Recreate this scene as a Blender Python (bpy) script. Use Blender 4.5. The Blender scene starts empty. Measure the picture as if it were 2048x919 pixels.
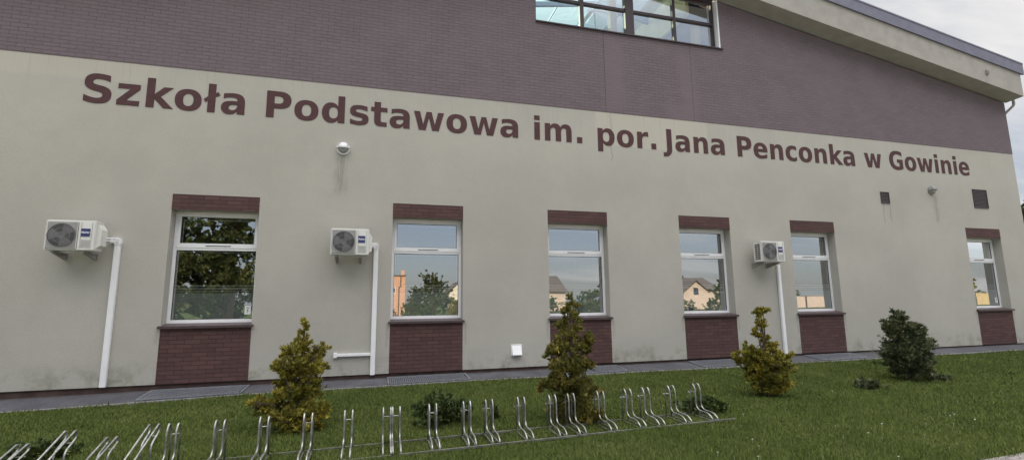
import bpy, bmesh, math, random
import numpy as np
from mathutils import Vector, Matrix, Euler
random.seed(7); rng = np.random.default_rng(7)
sc = bpy.context.scene
col = sc.collection
R = math.radians

# ------------------------------------------------------------------ materials
def mat(name, base=(.5,.5,.5), rough=.8, metal=0., spec=.5):
    m = bpy.data.materials.new(name); m.use_nodes = True
    b = m.node_tree.nodes['Principled BSDF']
    b.inputs['Base Color'].default_value = (*base, 1)
    b.inputs['Roughness'].default_value = rough
    b.inputs['Metallic'].default_value = metal
    b.inputs['Specular IOR Level'].default_value = spec
    return m
class NT:
    def __init__(s, m):
        s.m = m; s.nt = m.node_tree; s.b = s.nt.nodes.get('Principled BSDF')
    def n(s, t, **k):
        o = s.nt.nodes.new(t)
        for a, v in k.items(): setattr(o, a, v)
        return o
    def l(s, a, b): s.nt.links.new(a, b)
    def val(s, x, sock):
        if isinstance(x, (int, float)): sock.default_value = x
        elif isinstance(x, tuple): sock.default_value = (*x, 1) if len(x) == 3 else x
        else: s.l(x, sock)
    def math(s, op, a, b=0., c=0., clamp=False):
        o = s.n('ShaderNodeMath', operation=op, use_clamp=clamp)
        s.val(a, o.inputs[0]); s.val(b, o.inputs[1]); s.val(c, o.inputs[2])
        return o.outputs[0]
    def mix(s, f, a, b, bt='MIX'):
        o = s.n('ShaderNodeMix', data_type='RGBA', blend_type=bt)
        s.val(f, o.inputs[0]); s.val(a, o.inputs[6]); s.val(b, o.inputs[7])
        return o.outputs[2]
    def coord(s, kind='Object', scale=None):
        tc = s.n('ShaderNodeTexCoord'); v = tc.outputs[kind]
        if scale:
            mp = s.n('ShaderNodeMapping'); mp.inputs['Scale'].default_value = scale
            s.l(v, mp.inputs[0]); v = mp.outputs[0]
        return v
    def xyz(s, v):
        o = s.n('ShaderNodeSeparateXYZ'); s.l(v, o.inputs[0]); return o.outputs
    def noise(s, v, scale, detail=4, rough=.55, dist=0):
        o = s.n('ShaderNodeTexNoise'); s.l(v, o.inputs['Vector'])
        o.inputs['Scale'].default_value = scale; o.inputs['Detail'].default_value = detail
        o.inputs['Roughness'].default_value = rough; o.inputs['Distortion'].default_value = dist
        return o.outputs['Fac']
    def ramp(s, f, lo, hi, a=0., b=1.):
        o = s.n('ShaderNodeMapRange'); o.interpolation_type = 'SMOOTHSTEP'
        s.val(f, o.inputs[0]); 
        o.inputs[1].default_value = lo; o.inputs[2].default_value = hi
        o.inputs[3].default_value = a; o.inputs[4].default_value = b
        return o.outputs[0]
    def box(s, x, z, x0, x1, z0, z1, f=.02):
        """mask: 1 inside the rectangle"""
        a = s.math('MULTIPLY', s.ramp(x, x0-f, x0+f), s.ramp(x, x1-f, x1+f, 1, 0))
        b = s.math('MULTIPLY', s.ramp(z, z0-f, z0+f), s.ramp(z, z1-f, z1+f, 1, 0))
        return s.math('MULTIPLY', a, b)
    def bump(s, h, strength=.3, dist=.01):
        o = s.n('ShaderNodeBump'); o.inputs['Strength'].default_value = strength
        o.inputs['Distance'].default_value = dist
        s.l(h, o.inputs['Height']); s.l(o.outputs[0], s.b.inputs['Normal'])
    def color(s, c): s.l(c, s.b.inputs['Base Color'])

def noisy(name, base, var=.15, scale=6., rough=.8, metal=0., bump=0., bscale=60., spec=.4):
    m = mat(name, base, rough, metal, spec); t = NT(m); v = t.coord()
    f = t.noise(v, scale, 6)
    d = tuple(c*(1-var) for c in base); e = tuple(min(1, c*(1+var)) for c in base)
    t.color(t.mix(t.ramp(f, .3, .7), d, e))
    if bump: t.bump(t.noise(v, bscale, 3), bump, .004)
    return m

def plaster():
    m = mat('render_plaster', (.5,.48,.4), .95, 0, .1); t = NT(m)
    v = t.coord(); x, y, z = t.xyz(v)
    n1 = t.noise(v, .55, 5, .6); n2 = t.noise(v, 5, 5, .65); n3 = t.noise(v, 42, 4, .75)
    c = t.mix(t.ramp(n1, .3, .7), (.438,.417,.376), (.495,.472,.426))
    c = t.mix(t.math('MULTIPLY', t.ramp(n2, .35, .75), .14), c, (.35,.345,.31))
    c = t.mix(t.math('MULTIPLY', t.ramp(n3, .35, .8), .45), c, (.29,.285,.26))
    # cleaner repainted areas near the clinker band
    p1 = t.box(x, z, -12, -4.05, 5.42, 5.9, .05)
    p2 = t.box(x, z, 4.88, 7.95, 4.98, 5.9, .03)
    p1 = t.math('MAXIMUM', t.math('MULTIPLY', p1, .6), p2)
    c = t.mix(t.math('MULTIPLY', p1, .55), c, (.56,.52,.44))
    c = t.mix(t.math('MULTIPLY', t.box(x, z, -12, 25, 4.6, 5.8, .35), .25), c, (.50,.50,.44))
    # vertical rain streaks below the band
    vs = t.coord('Object', (14, 1, .5)); st = t.noise(vs, 1, 5, .7)
    top = t.ramp(z, 4.9, 5.8)
    sm = t.math('MULTIPLY', t.math('MULTIPLY', t.ramp(st, .52, .72), top), .35)
    c = t.mix(sm, c, (.30,.30,.26))
    # drip stains under lamps and louvres
    w = t.math('MULTIPLY_ADD', t.noise(t.coord('Object', (3,1,3)), 1.5, 3), .12, -.06)
    xs = t.math('ADD', x, w)
    vs2 = t.ramp(t.noise(t.coord('Object', (30,1,1.5)), 1, 4, .7), .3, .6)
    dr = None
    for cx, hw, z0, z1, a in ((-.76,.13,3.1,4.28,.65), (15.62,.10,3.1,4.25,.55), (13.58,.03,3.1,3.96,.6), (13.83,.03,3.2,3.96,.6),
                              (-3.68,.05,.55,.97,.4), (9.72,.02,.3,.97,.3), (11.75,.05,.2,.97,.3),
          *[(q+e, .035, .25+.1*(i%3), .96, .38) for i, w0 in enumerate((.2767,3.6249,6.9728,10.2834,16.6772)) for q, e in ((w0,-.05),(w0+1.4471,.06))]):
        mk = t.math('MULTIPLY', t.box(xs, z, cx-hw*.6, cx+hw*.6, z0+.35*(z1-z0), z1, hw*.8), a)
        mk = t.math('MULTIPLY', mk, vs2)
        dr = mk if dr is None else t.math('MAXIMUM', dr, mk)
    c = t.mix(dr, c, (.19,.20,.17))
    # algae and splash dirt at the foot of the wall
    nn = t.noise(v, 2.2, 7, .75)
    low = t.ramp(z, .0, .55, 1, 0)
    al = t.math('MULTIPLY', t.math('MULTIPLY', t.ramp(nn, .42, .66), low), .75)
    c = t.mix(al, c, (.20,.215,.155))
    # hairline crack
    cr = t.math('ADD', x, t.math('MULTIPLY_ADD', t.noise(t.coord('Object', (.01,1,6)), 1, 4, .8), .22, -.11))
    c = t.mix(t.math('MULTIPLY', t.box(cr, z, 5.262, 5.272, 4.6, 5.8, .008), .8), c, (.12,.11,.10))
    t.color(c)
    t.bump(t.math('ADD', t.noise(v, 90, 4, .7), t.math('MULTIPLY', t.noise(v, 7, 3), .8)), .35, .008)
    return m

def clinker(name, a, b, mortar, upper=False):
    m = mat(name, a, .75, 0, .3); t = NT(m)
    v = t.coord(); x, y, z = t.xyz(v)
    cb = t.n('ShaderNodeCombineXYZ'); t.l(x, cb.inputs[0]); t.l(z, cb.inputs[1])
    br = t.n('ShaderNodeTexBrick'); t.l(cb.outputs[0], br.inputs['Vector'])
    br.inputs['Scale'].default_value = 1; br.inputs['Brick Width'].default_value = .25
    br.inputs['Row Height'].default_value = .0745; br.inputs['Mortar Size'].default_value = .0062
    br.inputs['Mortar Smooth'].default_value = .3; br.inputs['Bias'].default_value = 0
    br.inputs['Color1'].default_value = (*a,1); br.inputs['Color2'].default_value = (*b,1); br.inputs['Mortar'].default_value = (*mortar,1)
    c = br.outputs['Color']
    c = t.mix(t.math('MULTIPLY', t.ramp(t.noise(v, 1.2, 6, .65), .35, .7), .35), c, tuple(k*1.3 for k in a))
    c = t.mix(t.math('MULTIPLY', t.ramp(t.noise(v, 80, 2), .4, .7), .25), c, tuple(k*.7 for k in a))
    h = br.outputs['Fac']
    if upper:
        w = t.math('MULTIPLY_ADD', t.noise(v, 1.3, 4), .5, -.25); xs = t.math('ADD', x, w)
        sm = t.math('MAXIMUM', t.box(xs, z, 5.15, 5.65, 5.85, 7.7, .12), t.box(xs, z, 7.25, 7.75, 5.7, 7.5, .15))
        sm = t.math('MAXIMUM', sm, t.box(xs, z, 6.9, 7.6, 5.7, 6.2, .2))
        c = t.mix(t.math('MULTIPLY', sm, .5), c, tuple(k*1.04 for k in b))
        jn = t.math('MAXIMUM', t.box(x, z, 5.155, 5.17, 5.7, 8.0, .006), t.box(x, z, 7.60, 7.612, 5.7, 7.9, .006))
        c = t.mix(t.math('MULTIPLY', jn, .8), c, tuple(k*.5 for k in mortar))
        h = t.math('MULTIPLY', h, t.math('SUBTRACT', 1., sm))
    t.color(c)
    t.bump(t.math('MULTIPLY', h, -1.), .8, .006)
    return m

M = {}
M['plaster'] = plaster()
M['clinker'] = clinker('clinker_red', (.080,.042,.041), (.118,.062,.057), (.044,.028,.028))
M['clinker_up'] = clinker('clinker_faded', (.158,.126,.142), (.178,.142,.160), (.105,.083,.095), True)
M['letter'] = noisy('letter_brown', (.074,.029,.032), .14, 8, .7)
M['cream'] = noisy('cream_render', (.37,.352,.325), .07, 3, .9, bump=.2)
M['pvc'] = noisy('white_pvc', (.84,.84,.86), .03, 5, .35)
M['gasket'] = mat('dark_gasket', (.03,.03,.03), .6)
M['sillmetal'] = noisy('brown_sheet_metal', (.075,.052,.055), .15, 10, .45)
M['plinth'] = noisy('plinth_brown', (.075,.048,.042), .3, 4, .9, bump=.3)
M['roofmetal'] = noisy('roof_sheet_metal', (.17,.17,.23), .1, 4, .45)
M['frame_dark'] = mat('dark_brown_frame', (.045,.030,.036), .5)
M['acwhite'] = noisy('ac_off_white', (.72,.715,.68), .05, 5, .45)
M['acgrille'] = noisy('ac_grille_grey', (.30,.295,.29), .08, 12, .5)
M['acdark'] = mat('ac_dark_inside', (.035,.035,.04), .6)
M['acblade'] = mat('ac_fan_blade', (.16,.155,.17), .5)
M['badge'] = mat('badge_blue', (.035,.045,.16), .4)
M['white'] = mat('white_paint', (.8,.8,.82), .5)
M['galv'] = noisy('galvanised_steel', (.34,.34,.33), .35, 14, .46, .8)
M['raildull'] = noisy('weathered_rail', (.17,.17,.15), .35, 9, .7, .3)
M['grate'] = noisy('grate_steel', (.30,.32,.36), .15, 20, .45, .6)
M['darkpit'] = mat('light_well_dark', (.03,.032,.036), .9)
M['lampglass'] = noisy('frosted_lamp_glass', (.32,.32,.31), .15, 20, .3)
M['louvre'] = noisy('louvre_brown', (.055,.040,.046), .1, 20, .5)
M['room'] = noisy('room_wall', (.22,.21,.19), .1, 2, .9)
M['atrium_blue'] = noisy('atrium_ceiling', (.33,.37,.40), .12, 1.5, .9)
M['atrium_cream'] = noisy('atrium_cream', (.78,.72,.48), .06, 2, .9)
M['rafter'] = noisy('rafter_blue', (.22,.30,.42), .1, 3, .5)
M['bark'] = noisy('bark', (.10,.075,.055), .3, 20, .95, bump=.6)

def glass(name, fac, tint=(1,1,1), gl=(.95,.97,1)):
    m = bpy.data.materials.new(name); m.use_nodes = True; t = NT(m)
    t.nt.nodes.remove(t.b); out = t.nt.nodes['Material Output']
    g = t.n('ShaderNodeBsdfGlossy'); g.inputs['Roughness'].default_value = .003; g.inputs[0].default_value = (*gl,1)
    tr = t.n('ShaderNodeBsdfTransparent'); tr.inputs[0].default_value = (*tint,1)
    mx = t.n('ShaderNodeMixShader'); lw = t.n('ShaderNodeLayerWeight'); lw.inputs[0].default_value = .35
    f = t.math('MULTIPLY_ADD', lw.outputs['Fresnel'], .55, fac, clamp=True)
    t.l(f, mx.inputs[0]); t.l(tr.outputs[0], mx.inputs[1]); t.l(g.outputs[0], mx.inputs[2])
    # very slight waviness of real panes
    v = t.coord(); b = t.n('ShaderNodeBump'); b.inputs['Strength'].default_value = .02; b.inputs['Distance'].default_value = .02
    t.l(t.noise(v, 1.3, 1), b.inputs['Height']); t.l(b.outputs[0], g.inputs['Normal'])
    t.l(mx.outputs[0], out.inputs[0]); return m
M['glass'] = glass('window_glass', .46, (.85,.9,.88))
M['glass_up'] = glass('upper_window_glass', .02, (.92,.97,.95))
M['glass_roof'] = glass('tinted_roof_glass', .02, (.68,.93,.93))
def film():
    m = bpy.data.materials.new('frosted_film'); m.use_nodes = True; t = NT(m)
    out = t.nt.nodes['Material Output']; t.b.inputs['Base Color'].default_value = (.85,.88,.88,1); t.b.inputs['Roughness'].default_value = .7
    tr = t.n('ShaderNodeBsdfTransparent'); mx = t.n('ShaderNodeMixShader'); mx.inputs[0].default_value = .93
    t.l(tr.outputs[0], mx.inputs[1]); t.l(t.b.outputs[0], mx.inputs[2]); t.l(mx.outputs[0], out.inputs[0]); return m
M['film'] = film()

def foliage(name, cols, rough=.75, nsc=3.2):
    m = mat(name, cols[0], rough, 0, .25); t = NT(m)
    g = t.n('ShaderNodeNewGeometry')
    rp = t.n('ShaderNodeValToRGB'); e = rp.color_ramp.elements
    while len(e) < len(cols): e.new(.5)
    for i, c in enumerate(cols): e[i].position = i/(len(cols)-1); e[i].color = (*c,1)
    v = t.coord(); nz = t.noise(v, nsc, 5)
    f = t.math('ADD', t.math('MULTIPLY', g.outputs['Random Per Island'], .55), t.math('MULTIPLY_ADD', nz, 1.3, -.42), clamp=True)
    t.l(f, rp.inputs[0]); t.color(rp.outputs[0])
    t.b.inputs['Transmission Weight'].default_value = 0
    return m
M['thuja'] = foliage('golden_thuja', [(.050,.062,.016), (.13,.135,.024), (.29,.245,.036), (.50,.38,.055)])
M['thuja2'] = foliage('olive_thuja', [(.045,.058,.018), (.10,.105,.024), (.19,.165,.034), (.34,.26,.05)])
M['juniper'] = foliage('dark_juniper', [(.042,.058,.034), (.078,.096,.050), (.12,.135,.064), (.22,.20,.085)])
M['creeper'] = foliage('creeping_juniper', [(.028,.046,.018), (.050,.075,.024), (.080,.11,.03), (.14,.16,.04)])
M['creeper_blue'] = foliage('blue_juniper', [(.020,.040,.026), (.030,.060,.035), (.050,.085,.050), (.08,.12,.07)])
M['tree_dark'] = foliage('tree_dark', [(.018,.032,.010), (.036,.056,.015), (.07,.085,.022), (.13,.11,.04)])
M['tree_mid'] = foliage('tree_mid', [(.03,.05,.015), (.05,.075,.02), (.07,.10,.03), (.10,.12,.03)])
M['tree_yellow'] = foliage('tree_yellow', [(.10,.11,.02), (.16,.16,.03), (.22,.20,.03), (.28,.24,.05)])
M['grass'] = foliage('grass_blades', [(.070,.096,.022), (.092,.124,.029), (.122,.155,.037), (.18,.19,.070)], .95, 1.3)
M['daisy'] = mat('daisy_white', (.7,.7,.62), .7)

def lawn_mat():
    m = mat('lawn', (.05,.08,.02), 1, 0, .1); t = NT(m); v = t.coord()
    c = t.mix(t.ramp(t.noise(v, 1.1, 6, .6), .35, .65), (.045,.066,.018), (.072,.098,.026))
    c = t.mix(t.math('MULTIPLY', t.ramp(t.noise(v, 30, 4, .7), .45, .7), .6), c, (.025,.035,.010))
    c = t.mix(t.math('MULTIPLY', t.ramp(t.noise(v, .45, 5, .7), .60, .70), .5), c, (.085,.075,.03))
    t.color(c); t.bump(t.noise(v, 60, 4, .8), .9, .03); return m
M['lawn'] = lawn_mat()
def paving_mat():
    m = mat('old_paving', (.2,.19,.2), .9, 0, .2); t = NT(m); v = t.coord(); x, y, z = t.xyz(v)
    c = t.mix(t.ramp(t.noise(v, 1.5, 7, .7), .3, .7), (.066,.067,.082), (.118,.119,.136))
    c = t.mix(t.math('MULTIPLY', t.ramp(t.noise(v, 6, 6, .75), .5, .68), .7), c, (.060,.052,.044))
    c = t.mix(t.math('MULTIPLY', t.ramp(t.noise(v, 45, 3, .7), .62, .72), .8), c, (.30,.29,.27))
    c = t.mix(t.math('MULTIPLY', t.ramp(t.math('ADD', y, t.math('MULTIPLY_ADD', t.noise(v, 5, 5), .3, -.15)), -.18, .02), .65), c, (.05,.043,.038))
    w = t.math('MULTIPLY_ADD', t.noise(v, 3, 2), .03, -.015)
    xm = t.math('PINGPONG', t.math('ADD', x, w), .25)
    c = t.mix(t.math('MULTIPLY', t.ramp(xm, .0, .012, 1, 0), .6), c, (.05,.045,.04))
    t.color(c); t.bump(t.noise(v, 40, 5, .8), .6, .01); return m
M['paving'] = paving_mat()
M['gravel'] = noisy('dusty_path', (.20,.18,.175), .35, 25, .95, bump=.8, bscale=90)
M['bounce_ground'] = noisy('bounce_ground_pale', (.40,.375,.35), .15, 3, .9, bump=.3)
M['kerb'] = noisy('kerb_concrete', (.25,.245,.24), .25, 12, .9, bump=.4)

# ------------------------------------------------------------------ mesh helpers
class MB:
    def __init__(s): s.v = []; s.f = []; s.m = []
    def add(s, vs, fs, mi=0):
        o = len(s.v); s.v += [tuple(p) for p in vs]; s.f += [tuple(i+o for i in f) for f in fs]; s.m += [mi]*len(fs); return s
    def box(s, a, b, mi=0):
        x0,y0,z0 = a; x1,y1,z1 = b
        return s.add([(x0,y0,z0),(x1,y0,z0),(x1,y1,z0),(x0,y1,z0),(x0,y0,z1),(x1,y0,z1),(x1,y1,z1),(x0,y1,z1)],
              [(0,3,2,1),(4,5,6,7),(0,1,5,4),(1,2,6,5),(2,3,7,6),(3,0,4,7)], mi)
    def quad(s, a, b, c, d, mi=0): return s.add([a,b,c,d], [(0,1,2,3)], mi)
    def prism(s, poly, axis, a, b, mi=0):
        """poly = 2D outline; axis 0: (y,z) extruded in x; 1: (x,z) in y; 2: (x,y) in z"""
        n = len(poly)
        def P(p, t): return (t,p[0],p[1]) if axis == 0 else (p[0],t,p[1]) if axis == 1 else (p[0],p[1],t)
        vs = [P(p,a) for p in poly] + [P(p,b) for p in poly]
        fs = [tuple(range(n)), tuple(range(2*n-1, n-1, -1))] + [(i,(i+1)%n,(i+1)%n+n,i+n) for i in range(n)]
        return s.add(vs, fs, mi)
    def tube(s, pts, r, n=8, mi=0, cap=True):
        pts = [Vector(p) for p in pts]; rs = r if isinstance(r, (list,tuple)) else [r]*len(pts)
        rings = []; up = None
        for i, p in enumerate(pts):
            d = (pts[min(i+1,len(pts)-1)] - pts[max(i-1,0)]).normalized()
            if up is None: up = d.orthogonal().normalized()
            up = (up - d*up.dot(d)).normalized(); sd = d.cross(up)
            rings.append([p + (up*math.cos(2*math.pi*k/n) + sd*math.sin(2*math.pi*k/n))*rs[i] for k in range(n)])
        vs = [q for g in rings for q in g]; fs = []
        for i in range(len(pts)-1):
            for k in range(n): fs.append((i*n+k, i*n+(k+1)%n, (i+1)*n+(k+1)%n, (i+1)*n+k))
        if cap: fs += [tuple(range(n-1,-1,-1)), tuple(range((len(pts)-1)*n, len(pts)*n))]
        return s.add(vs, fs, mi)
    def disc(s, c, r, y, n=32, mi=0):
        return s.add([(c[0]+r*math.cos(2*math.pi*k/n), y, c[1]+r*math.sin(2*math.pi*k/n)) for k in range(n)], [tuple(range(n))], mi)
    def build(s, name, mats, parent=None, loc=(0,0,0), smooth=False, bevel=0):
        me = bpy.data.meshes.new(name); me.from_pydata(s.v, [], s.f)
        mats = mats if isinstance(mats, (list,tuple)) else [mats]
        for m in mats: me.materials.append(M[m] if isinstance(m,str) else m)
        me.polygons.foreach_set('material_index', s.m)
        if bevel or not smooth:
            bm = bmesh.new(); bm.from_mesh(me)
            bmesh.ops.recalc_face_normals(bm, faces=bm.faces)
            if bevel: bmesh.ops.bevel(bm, geom=list(bm.edges), offset=bevel, segments=2, affect='EDGES', clamp_overlap=True)
            bm.to_mesh(me); bm.free()
        if smooth: me.polygons.foreach_set('use_smooth', [True]*len(me.polygons))
        me.update()
        o = bpy.data.objects.new(name, me); col.objects.link(o); o.location = loc
        if parent: o.parent = parent
        return o
def tag(o, label=None, cat=None, group=None, kind=None):
    if label: o['label'] = label
    if cat: o['category'] = cat
    if group: o['group'] = group
    if kind: o['kind'] = kind
    return o
def empty(name, loc, label, cat, group=None, rz=0):
    o = bpy.data.objects.new(name, None); col.objects.link(o); o.location = loc; o.rotation_euler = (0,0,rz)
    o.empty_display_size = .2
    return tag(o, label, cat, group)
def copy_tree(o, parent=None):
    kids = list(o.children); c = o.copy(); col.objects.link(c); c.parent = parent
    for k in kids: copy_tree(k, c)
    return c
def arc(cx, cy, r, a0, a1, n=6):
    return [(cx+r*math.cos(R(a0+(a1-a0)*i/n)), cy+r*math.sin(R(a0+(a1-a0)*i/n))) for i in range(n+1)]
def fillet(pts, r, n=5):
    """round the inner corners of a 3D polyline"""
    pts = [Vector(p) for p in pts]; out = [pts[0]]
    for i in range(1, len(pts)-1):
        p = pts[i]; a = pts[i-1]-p; b = pts[i+1]-p
        rr = min(r, a.length*.49, b.length*.49); A = p+a.normalized()*rr; B = p+b.normalized()*rr
        for k in range(n+1):
            t = k/n; out.append(A*(1-t)**2 + p*2*t*(1-t) + B*t*t)
    out.append(pts[-1]); return out

# ------------------------------------------------------------------ ground heights
def lerp(x, tab):
    if x <= tab[0][0]: return tab[0][1]
    for (a,va),(b,vb) in zip(tab, tab[1:]):
        if x <= b: return va+(vb-va)*(x-a)/(b-a)
    return tab[-1][1]
BASE = [(-12,-.13),(-5.8,-.114),(-3.6,-.09),(1.7,-.067),(5.1,-.055),(17,-.03),(40,-.02)]
EDGE = [(-12,-.26),(-5,-.205),(-2,-.142),(1.7,-.12),(7,-.13),(16,-.097),(40,-.09)]
PE = -.76
def gz(x, y):
    if y > PE: return lerp(x, EDGE)-.06
    t = min(1, (PE-y)/2.9); t = t*t*(3-2*t)
    h = lerp(x, EDGE)*(1-t) + -.2*t
    return h + .008*math.sin(x*1.7+y*2.3) + .006*math.sin(x*3.9-y*3.1)*t

# ------------------------------------------------------------------ camera
cam = bpy.data.cameras.new('camera'); co = bpy.data.objects.new('camera', cam); col.objects.link(co)
rx, ry, rz_, foc = 0.14726376, -0.01053050, 0.27269935, 966.896
f_ = Vector((math.sin(rz_)*math.cos(rx), math.cos(rz_)*math.cos(rx), math.sin(rx)))
r0 = Vector((math.cos(rz_), -math.sin(rz_), 0)); u0 = r0.cross(f_)
r_ = r0*math.cos(ry) + u0*math.sin(ry); u_ = u0*math.cos(ry) - r0*math.sin(ry)
co.matrix_world = Matrix(((r_.x,u_.x,-f_.x,0),(r_.y,u_.y,-f_.y,-10),(r_.z,u_.z,-f_.z,1.351),(0,0,0,1)))
cam.sensor_width = 36; cam.lens = 36*foc/2048; cam.clip_end = 3000; cam.clip_start = .05
sc.camera = co

# ------------------------------------------------------------------ setting
def ground():
    xs = sorted(set([-600,-300,-120,-60,-30,-20] + [round(-12+.25*i,3) for i in range(0,161)] + [32,40,60,90,140,250,400,900]))
    ys = sorted(set([-900,-400,-200,-120,-70,-45,-30,-20,-14] + [round(-11+.2*i,3) for i in range(0,51)] + [PE+.0, -.74, 0, 5, 30, 100, 500]))
    m = MB(); n = len(ys)
    for x in xs:
        for y in ys: m.v.append((x, y, gz(x,y)))
    for i in range(len(xs)-1):
        for j in range(n-1): m.f.append((i*n+j, (i+1)*n+j, (i+1)*n+j+1, i*n+j+1)); m.m.append(0)
    tag(m.build('ground', 'lawn', smooth=True), kind='structure')
ground()
# paved strip along the wall: sloped slabs, as a real slab with a kerb
m = MB(); xs = [-12+.5*i for i in range(0, 66)]
for a, b in zip(xs, xs[1:]):
    e0, e1 = lerp(a,EDGE), lerp(b,EDGE); w0, w1 = lerp(a,BASE), lerp(b,BASE)
    m.quad((a,PE+.06,e0+.012),(b,PE+.06,e1+.012),(b,.0,w1),(a,.0,w0))
    m.quad((a,PE+.06,e0-.1),(b,PE+.06,e1-.1),(b,PE+.06,e1+.012),(a,PE+.06,e0+.012))
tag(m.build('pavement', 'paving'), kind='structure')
m = MB()
for a, b in zip(xs, xs[1:]):
    e0, e1 = lerp(a,EDGE), lerp(b,EDGE)
    m.add([(a+.006,PE,e0-.1),(b,PE,e1-.1),(b,PE+.058,e1-.1),(a+.006,PE+.058,e0-.1),(a+.006,PE,e0+.02),(b,PE,e1+.02),(b,PE+.058,e1+.02),(a+.006,PE+.058,e0+.02)],
          [(0,3,2,1),(4,5,6,7),(0,1,5,4),(1,2,6,5),(2,3,7,6),(3,0,4,7)])
tag(m.build('kerb', 'kerb'), kind='structure')
# dusty path entering at the lower right
m = MB(); edge = []
for i in range(40):
    x = 5.3+i*.45; y = -6.57+.16*min(1.5,(x-5.3))+.05*math.sin(x*5)+.05*math.sin(x*11+1)+.03*math.sin(x*29)
    edge.append((x,y))
for (a,b) in zip(edge, edge[1:]):
    m.quad((a[0],-9.2,-.196),(b[0],-9.21,-.196),(b[0],b[1],-.186),(a[0],a[1],-.186))
tag(m.build('path', 'gravel', smooth=True), kind='structure')

m = MB()  # pale ground added unseen behind the camera to bounce light onto soffit and wall
for i in range(20):
    a, b = -60+i*8, -52+i*8; m.quad((a,-27,-.19),(b,-27,-.19),(b,-9.2,-.19),(a,-9.2,-.19))
tag(m.build('bounce_ground', 'bounce_ground'), kind='structure')
# ------------------------------------------------------------------ building
WX = [-3.6408, .2767, 3.6249, 6.9728, 10.2834, 16.6772]; WW = 1.4471; ZL = 3.085; ZT = 3.3702; ZS = .969
XL, XR, BAND = -9.5, 19.28, 5.80
RIDGE = 6.0; SL = .163
def ztop(x, end=XR): return 7.50 + SL*(XR - (x if x > RIDGE else 2*RIDGE-x))
B = empty('school_building', (5,0,0), 'long school building with cream plaster wall, faded brown clinker gable and sloping roof edge', 'building')
bi = Matrix.Translation((-5,0,0))
class BB(MB):
    def build(s, name, mats, parent=None, **k):
        o = MB.build(s, name, mats, parent, **k)
        if parent is B: o.matrix_parent_inverse = bi
        return o
# main facade with window holes
m = BB(); cuts = sorted(set([XL, XR] + [x for a in WX for x in (a, a+WW)])); zc = [0, ZS, ZL, BAND]
for a, b in zip(cuts, cuts[1:]):
    for c, d in zip(zc, zc[1:]):
        if any(abs(a-w) < 1e-6 for w in WX) and c == ZS: continue
        m.quad((a,0,c),(b,0,c),(b,0,d),(a,0,d))
D = .26
for a in WX:
    b = a+WW
    m.quad((a,0,ZS),(a,D,ZS),(a,D,ZL),(a,0,ZL)); m.quad((b,0,ZS),(b,0,ZL),(b,D,ZL),(b,D,ZS))
    m.quad((a,0,ZL),(a,D,ZL),(b,D,ZL),(b,0,ZL)); m.quad((a,0,ZS),(b,0,ZS),(b,D,ZS),(a,D,ZS))
# underside lip + side and rear walls
m.quad((XL,0,0),(XR,0,0),(XR,.05,0),(XL,.05,0))
m.quad((XR,0,0),(XR,22,0),(XR,22,7.47),(XR,0,7.47)); m.quad((XL,0,0),(XL,0,7.2),(XL,22,7.2),(XL,22,0))
m.quad((XL,22,0),(XL,22,7.2),(XR,22,7.47),(XR,22,0))
m.build('wall', 'plaster', B)
# clinker gable, with the hole of the big window
UX0, UX1, UZ0, UZ1 = 3.425, 8.563, 7.86, 9.32
m = BB(); yb = -.006
m.quad((XL,yb,BAND),(UX0,yb,BAND),(UX0,yb,ztop(UX0)),(XL,yb,ztop(XL)))
m.quad((UX0,yb,BAND),(UX1,yb,BAND),(UX1,yb,UZ0),(UX0,yb,UZ0))
m.add([(UX0,yb,UZ1),(UX1,yb,UZ1),(UX1,yb,ztop(UX1)),(RIDGE,yb,ztop(RIDGE)),(UX0,yb,ztop(UX0))], [(0,1,2,3,4)])
m.quad((UX1,yb,BAND),(XR+.004,yb,BAND),(XR+.004,yb,7.5),(UX1,yb,ztop(UX1)))
m.quad((XL,yb,BAND),(XR+.004,yb,BAND),(XR+.004,.0,BAND),(XL,.0,BAND))
m.quad((XR+.004,yb,BAND),(XR+.004,22,BAND),(XR+.004,22,7.47),(XR+.004,yb,7.47))
m.build('clinker_gable', 'clinker_up', B)
m = BB(); m.box((XL-.01,.03,-.6),(XR-.03,.3,.0)); m.build('plinth', 'plinth', B)
for a in WX:
    m = BB(); m.box((a,-.005,ZL),(a+WW,.02,ZT)); m.build('clinker_lintel', 'clinker', B)
    m = BB(); m.box((a,-.005,.0),(a+WW,.02,ZS)); m.build('clinker_apron', 'clinker', B)
# roof: soffit, fascia, metal trim, slabs
OV = .45; XE = 19.40
def zb(x): return 7.555 + SL*(XE-(x if x > RIDGE else 2*RIDGE-x))
XW = 2*RIDGE-XE
m = BB()
m.add([(XW,-OV,zb(XW)),(RIDGE,-OV,zb(RIDGE)),(XE,-OV,zb(XE)),(XE,.02,zb(XE)-.03),(RIDGE,.02,zb(RIDGE)-.03),(XW,.02,zb(XW)-.03)], [(0,5,4,1),(1,4,3,2)])
FH = .735
m.add([(XW,-OV,zb(XW)),(RIDGE,-OV,zb(RIDGE)),(XE,-OV,zb(XE)),(XE,-OV,zb(XE)+FH),(RIDGE,-OV,zb(RIDGE)+FH),(XW,-OV,zb(XW)+FH)], [(0,1,4,5),(1,2,3,4)])
m.quad((XE,-OV,zb(XE)),(XE,22,zb(XE)),(XE,22,zb(XE)+FH),(XE,-OV,zb(XE)+FH))
m.quad((XR-.2,.0,zb(XE)-.0),(XE,.0,zb(XE)),(XE,22,zb(XE)),(XR-.2,22,zb(XE)))
m.build('fascia', 'cream', B)
m = BB(); y0 = -OV-.05; XE2 = XE+.10
pr = [(2*RIDGE-XE2, zb(XE)+FH-.01-.016), (RIDGE, zb(RIDGE)+FH-.01), (XE2, zb(XE)+FH-.026)]
TH = .36
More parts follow.
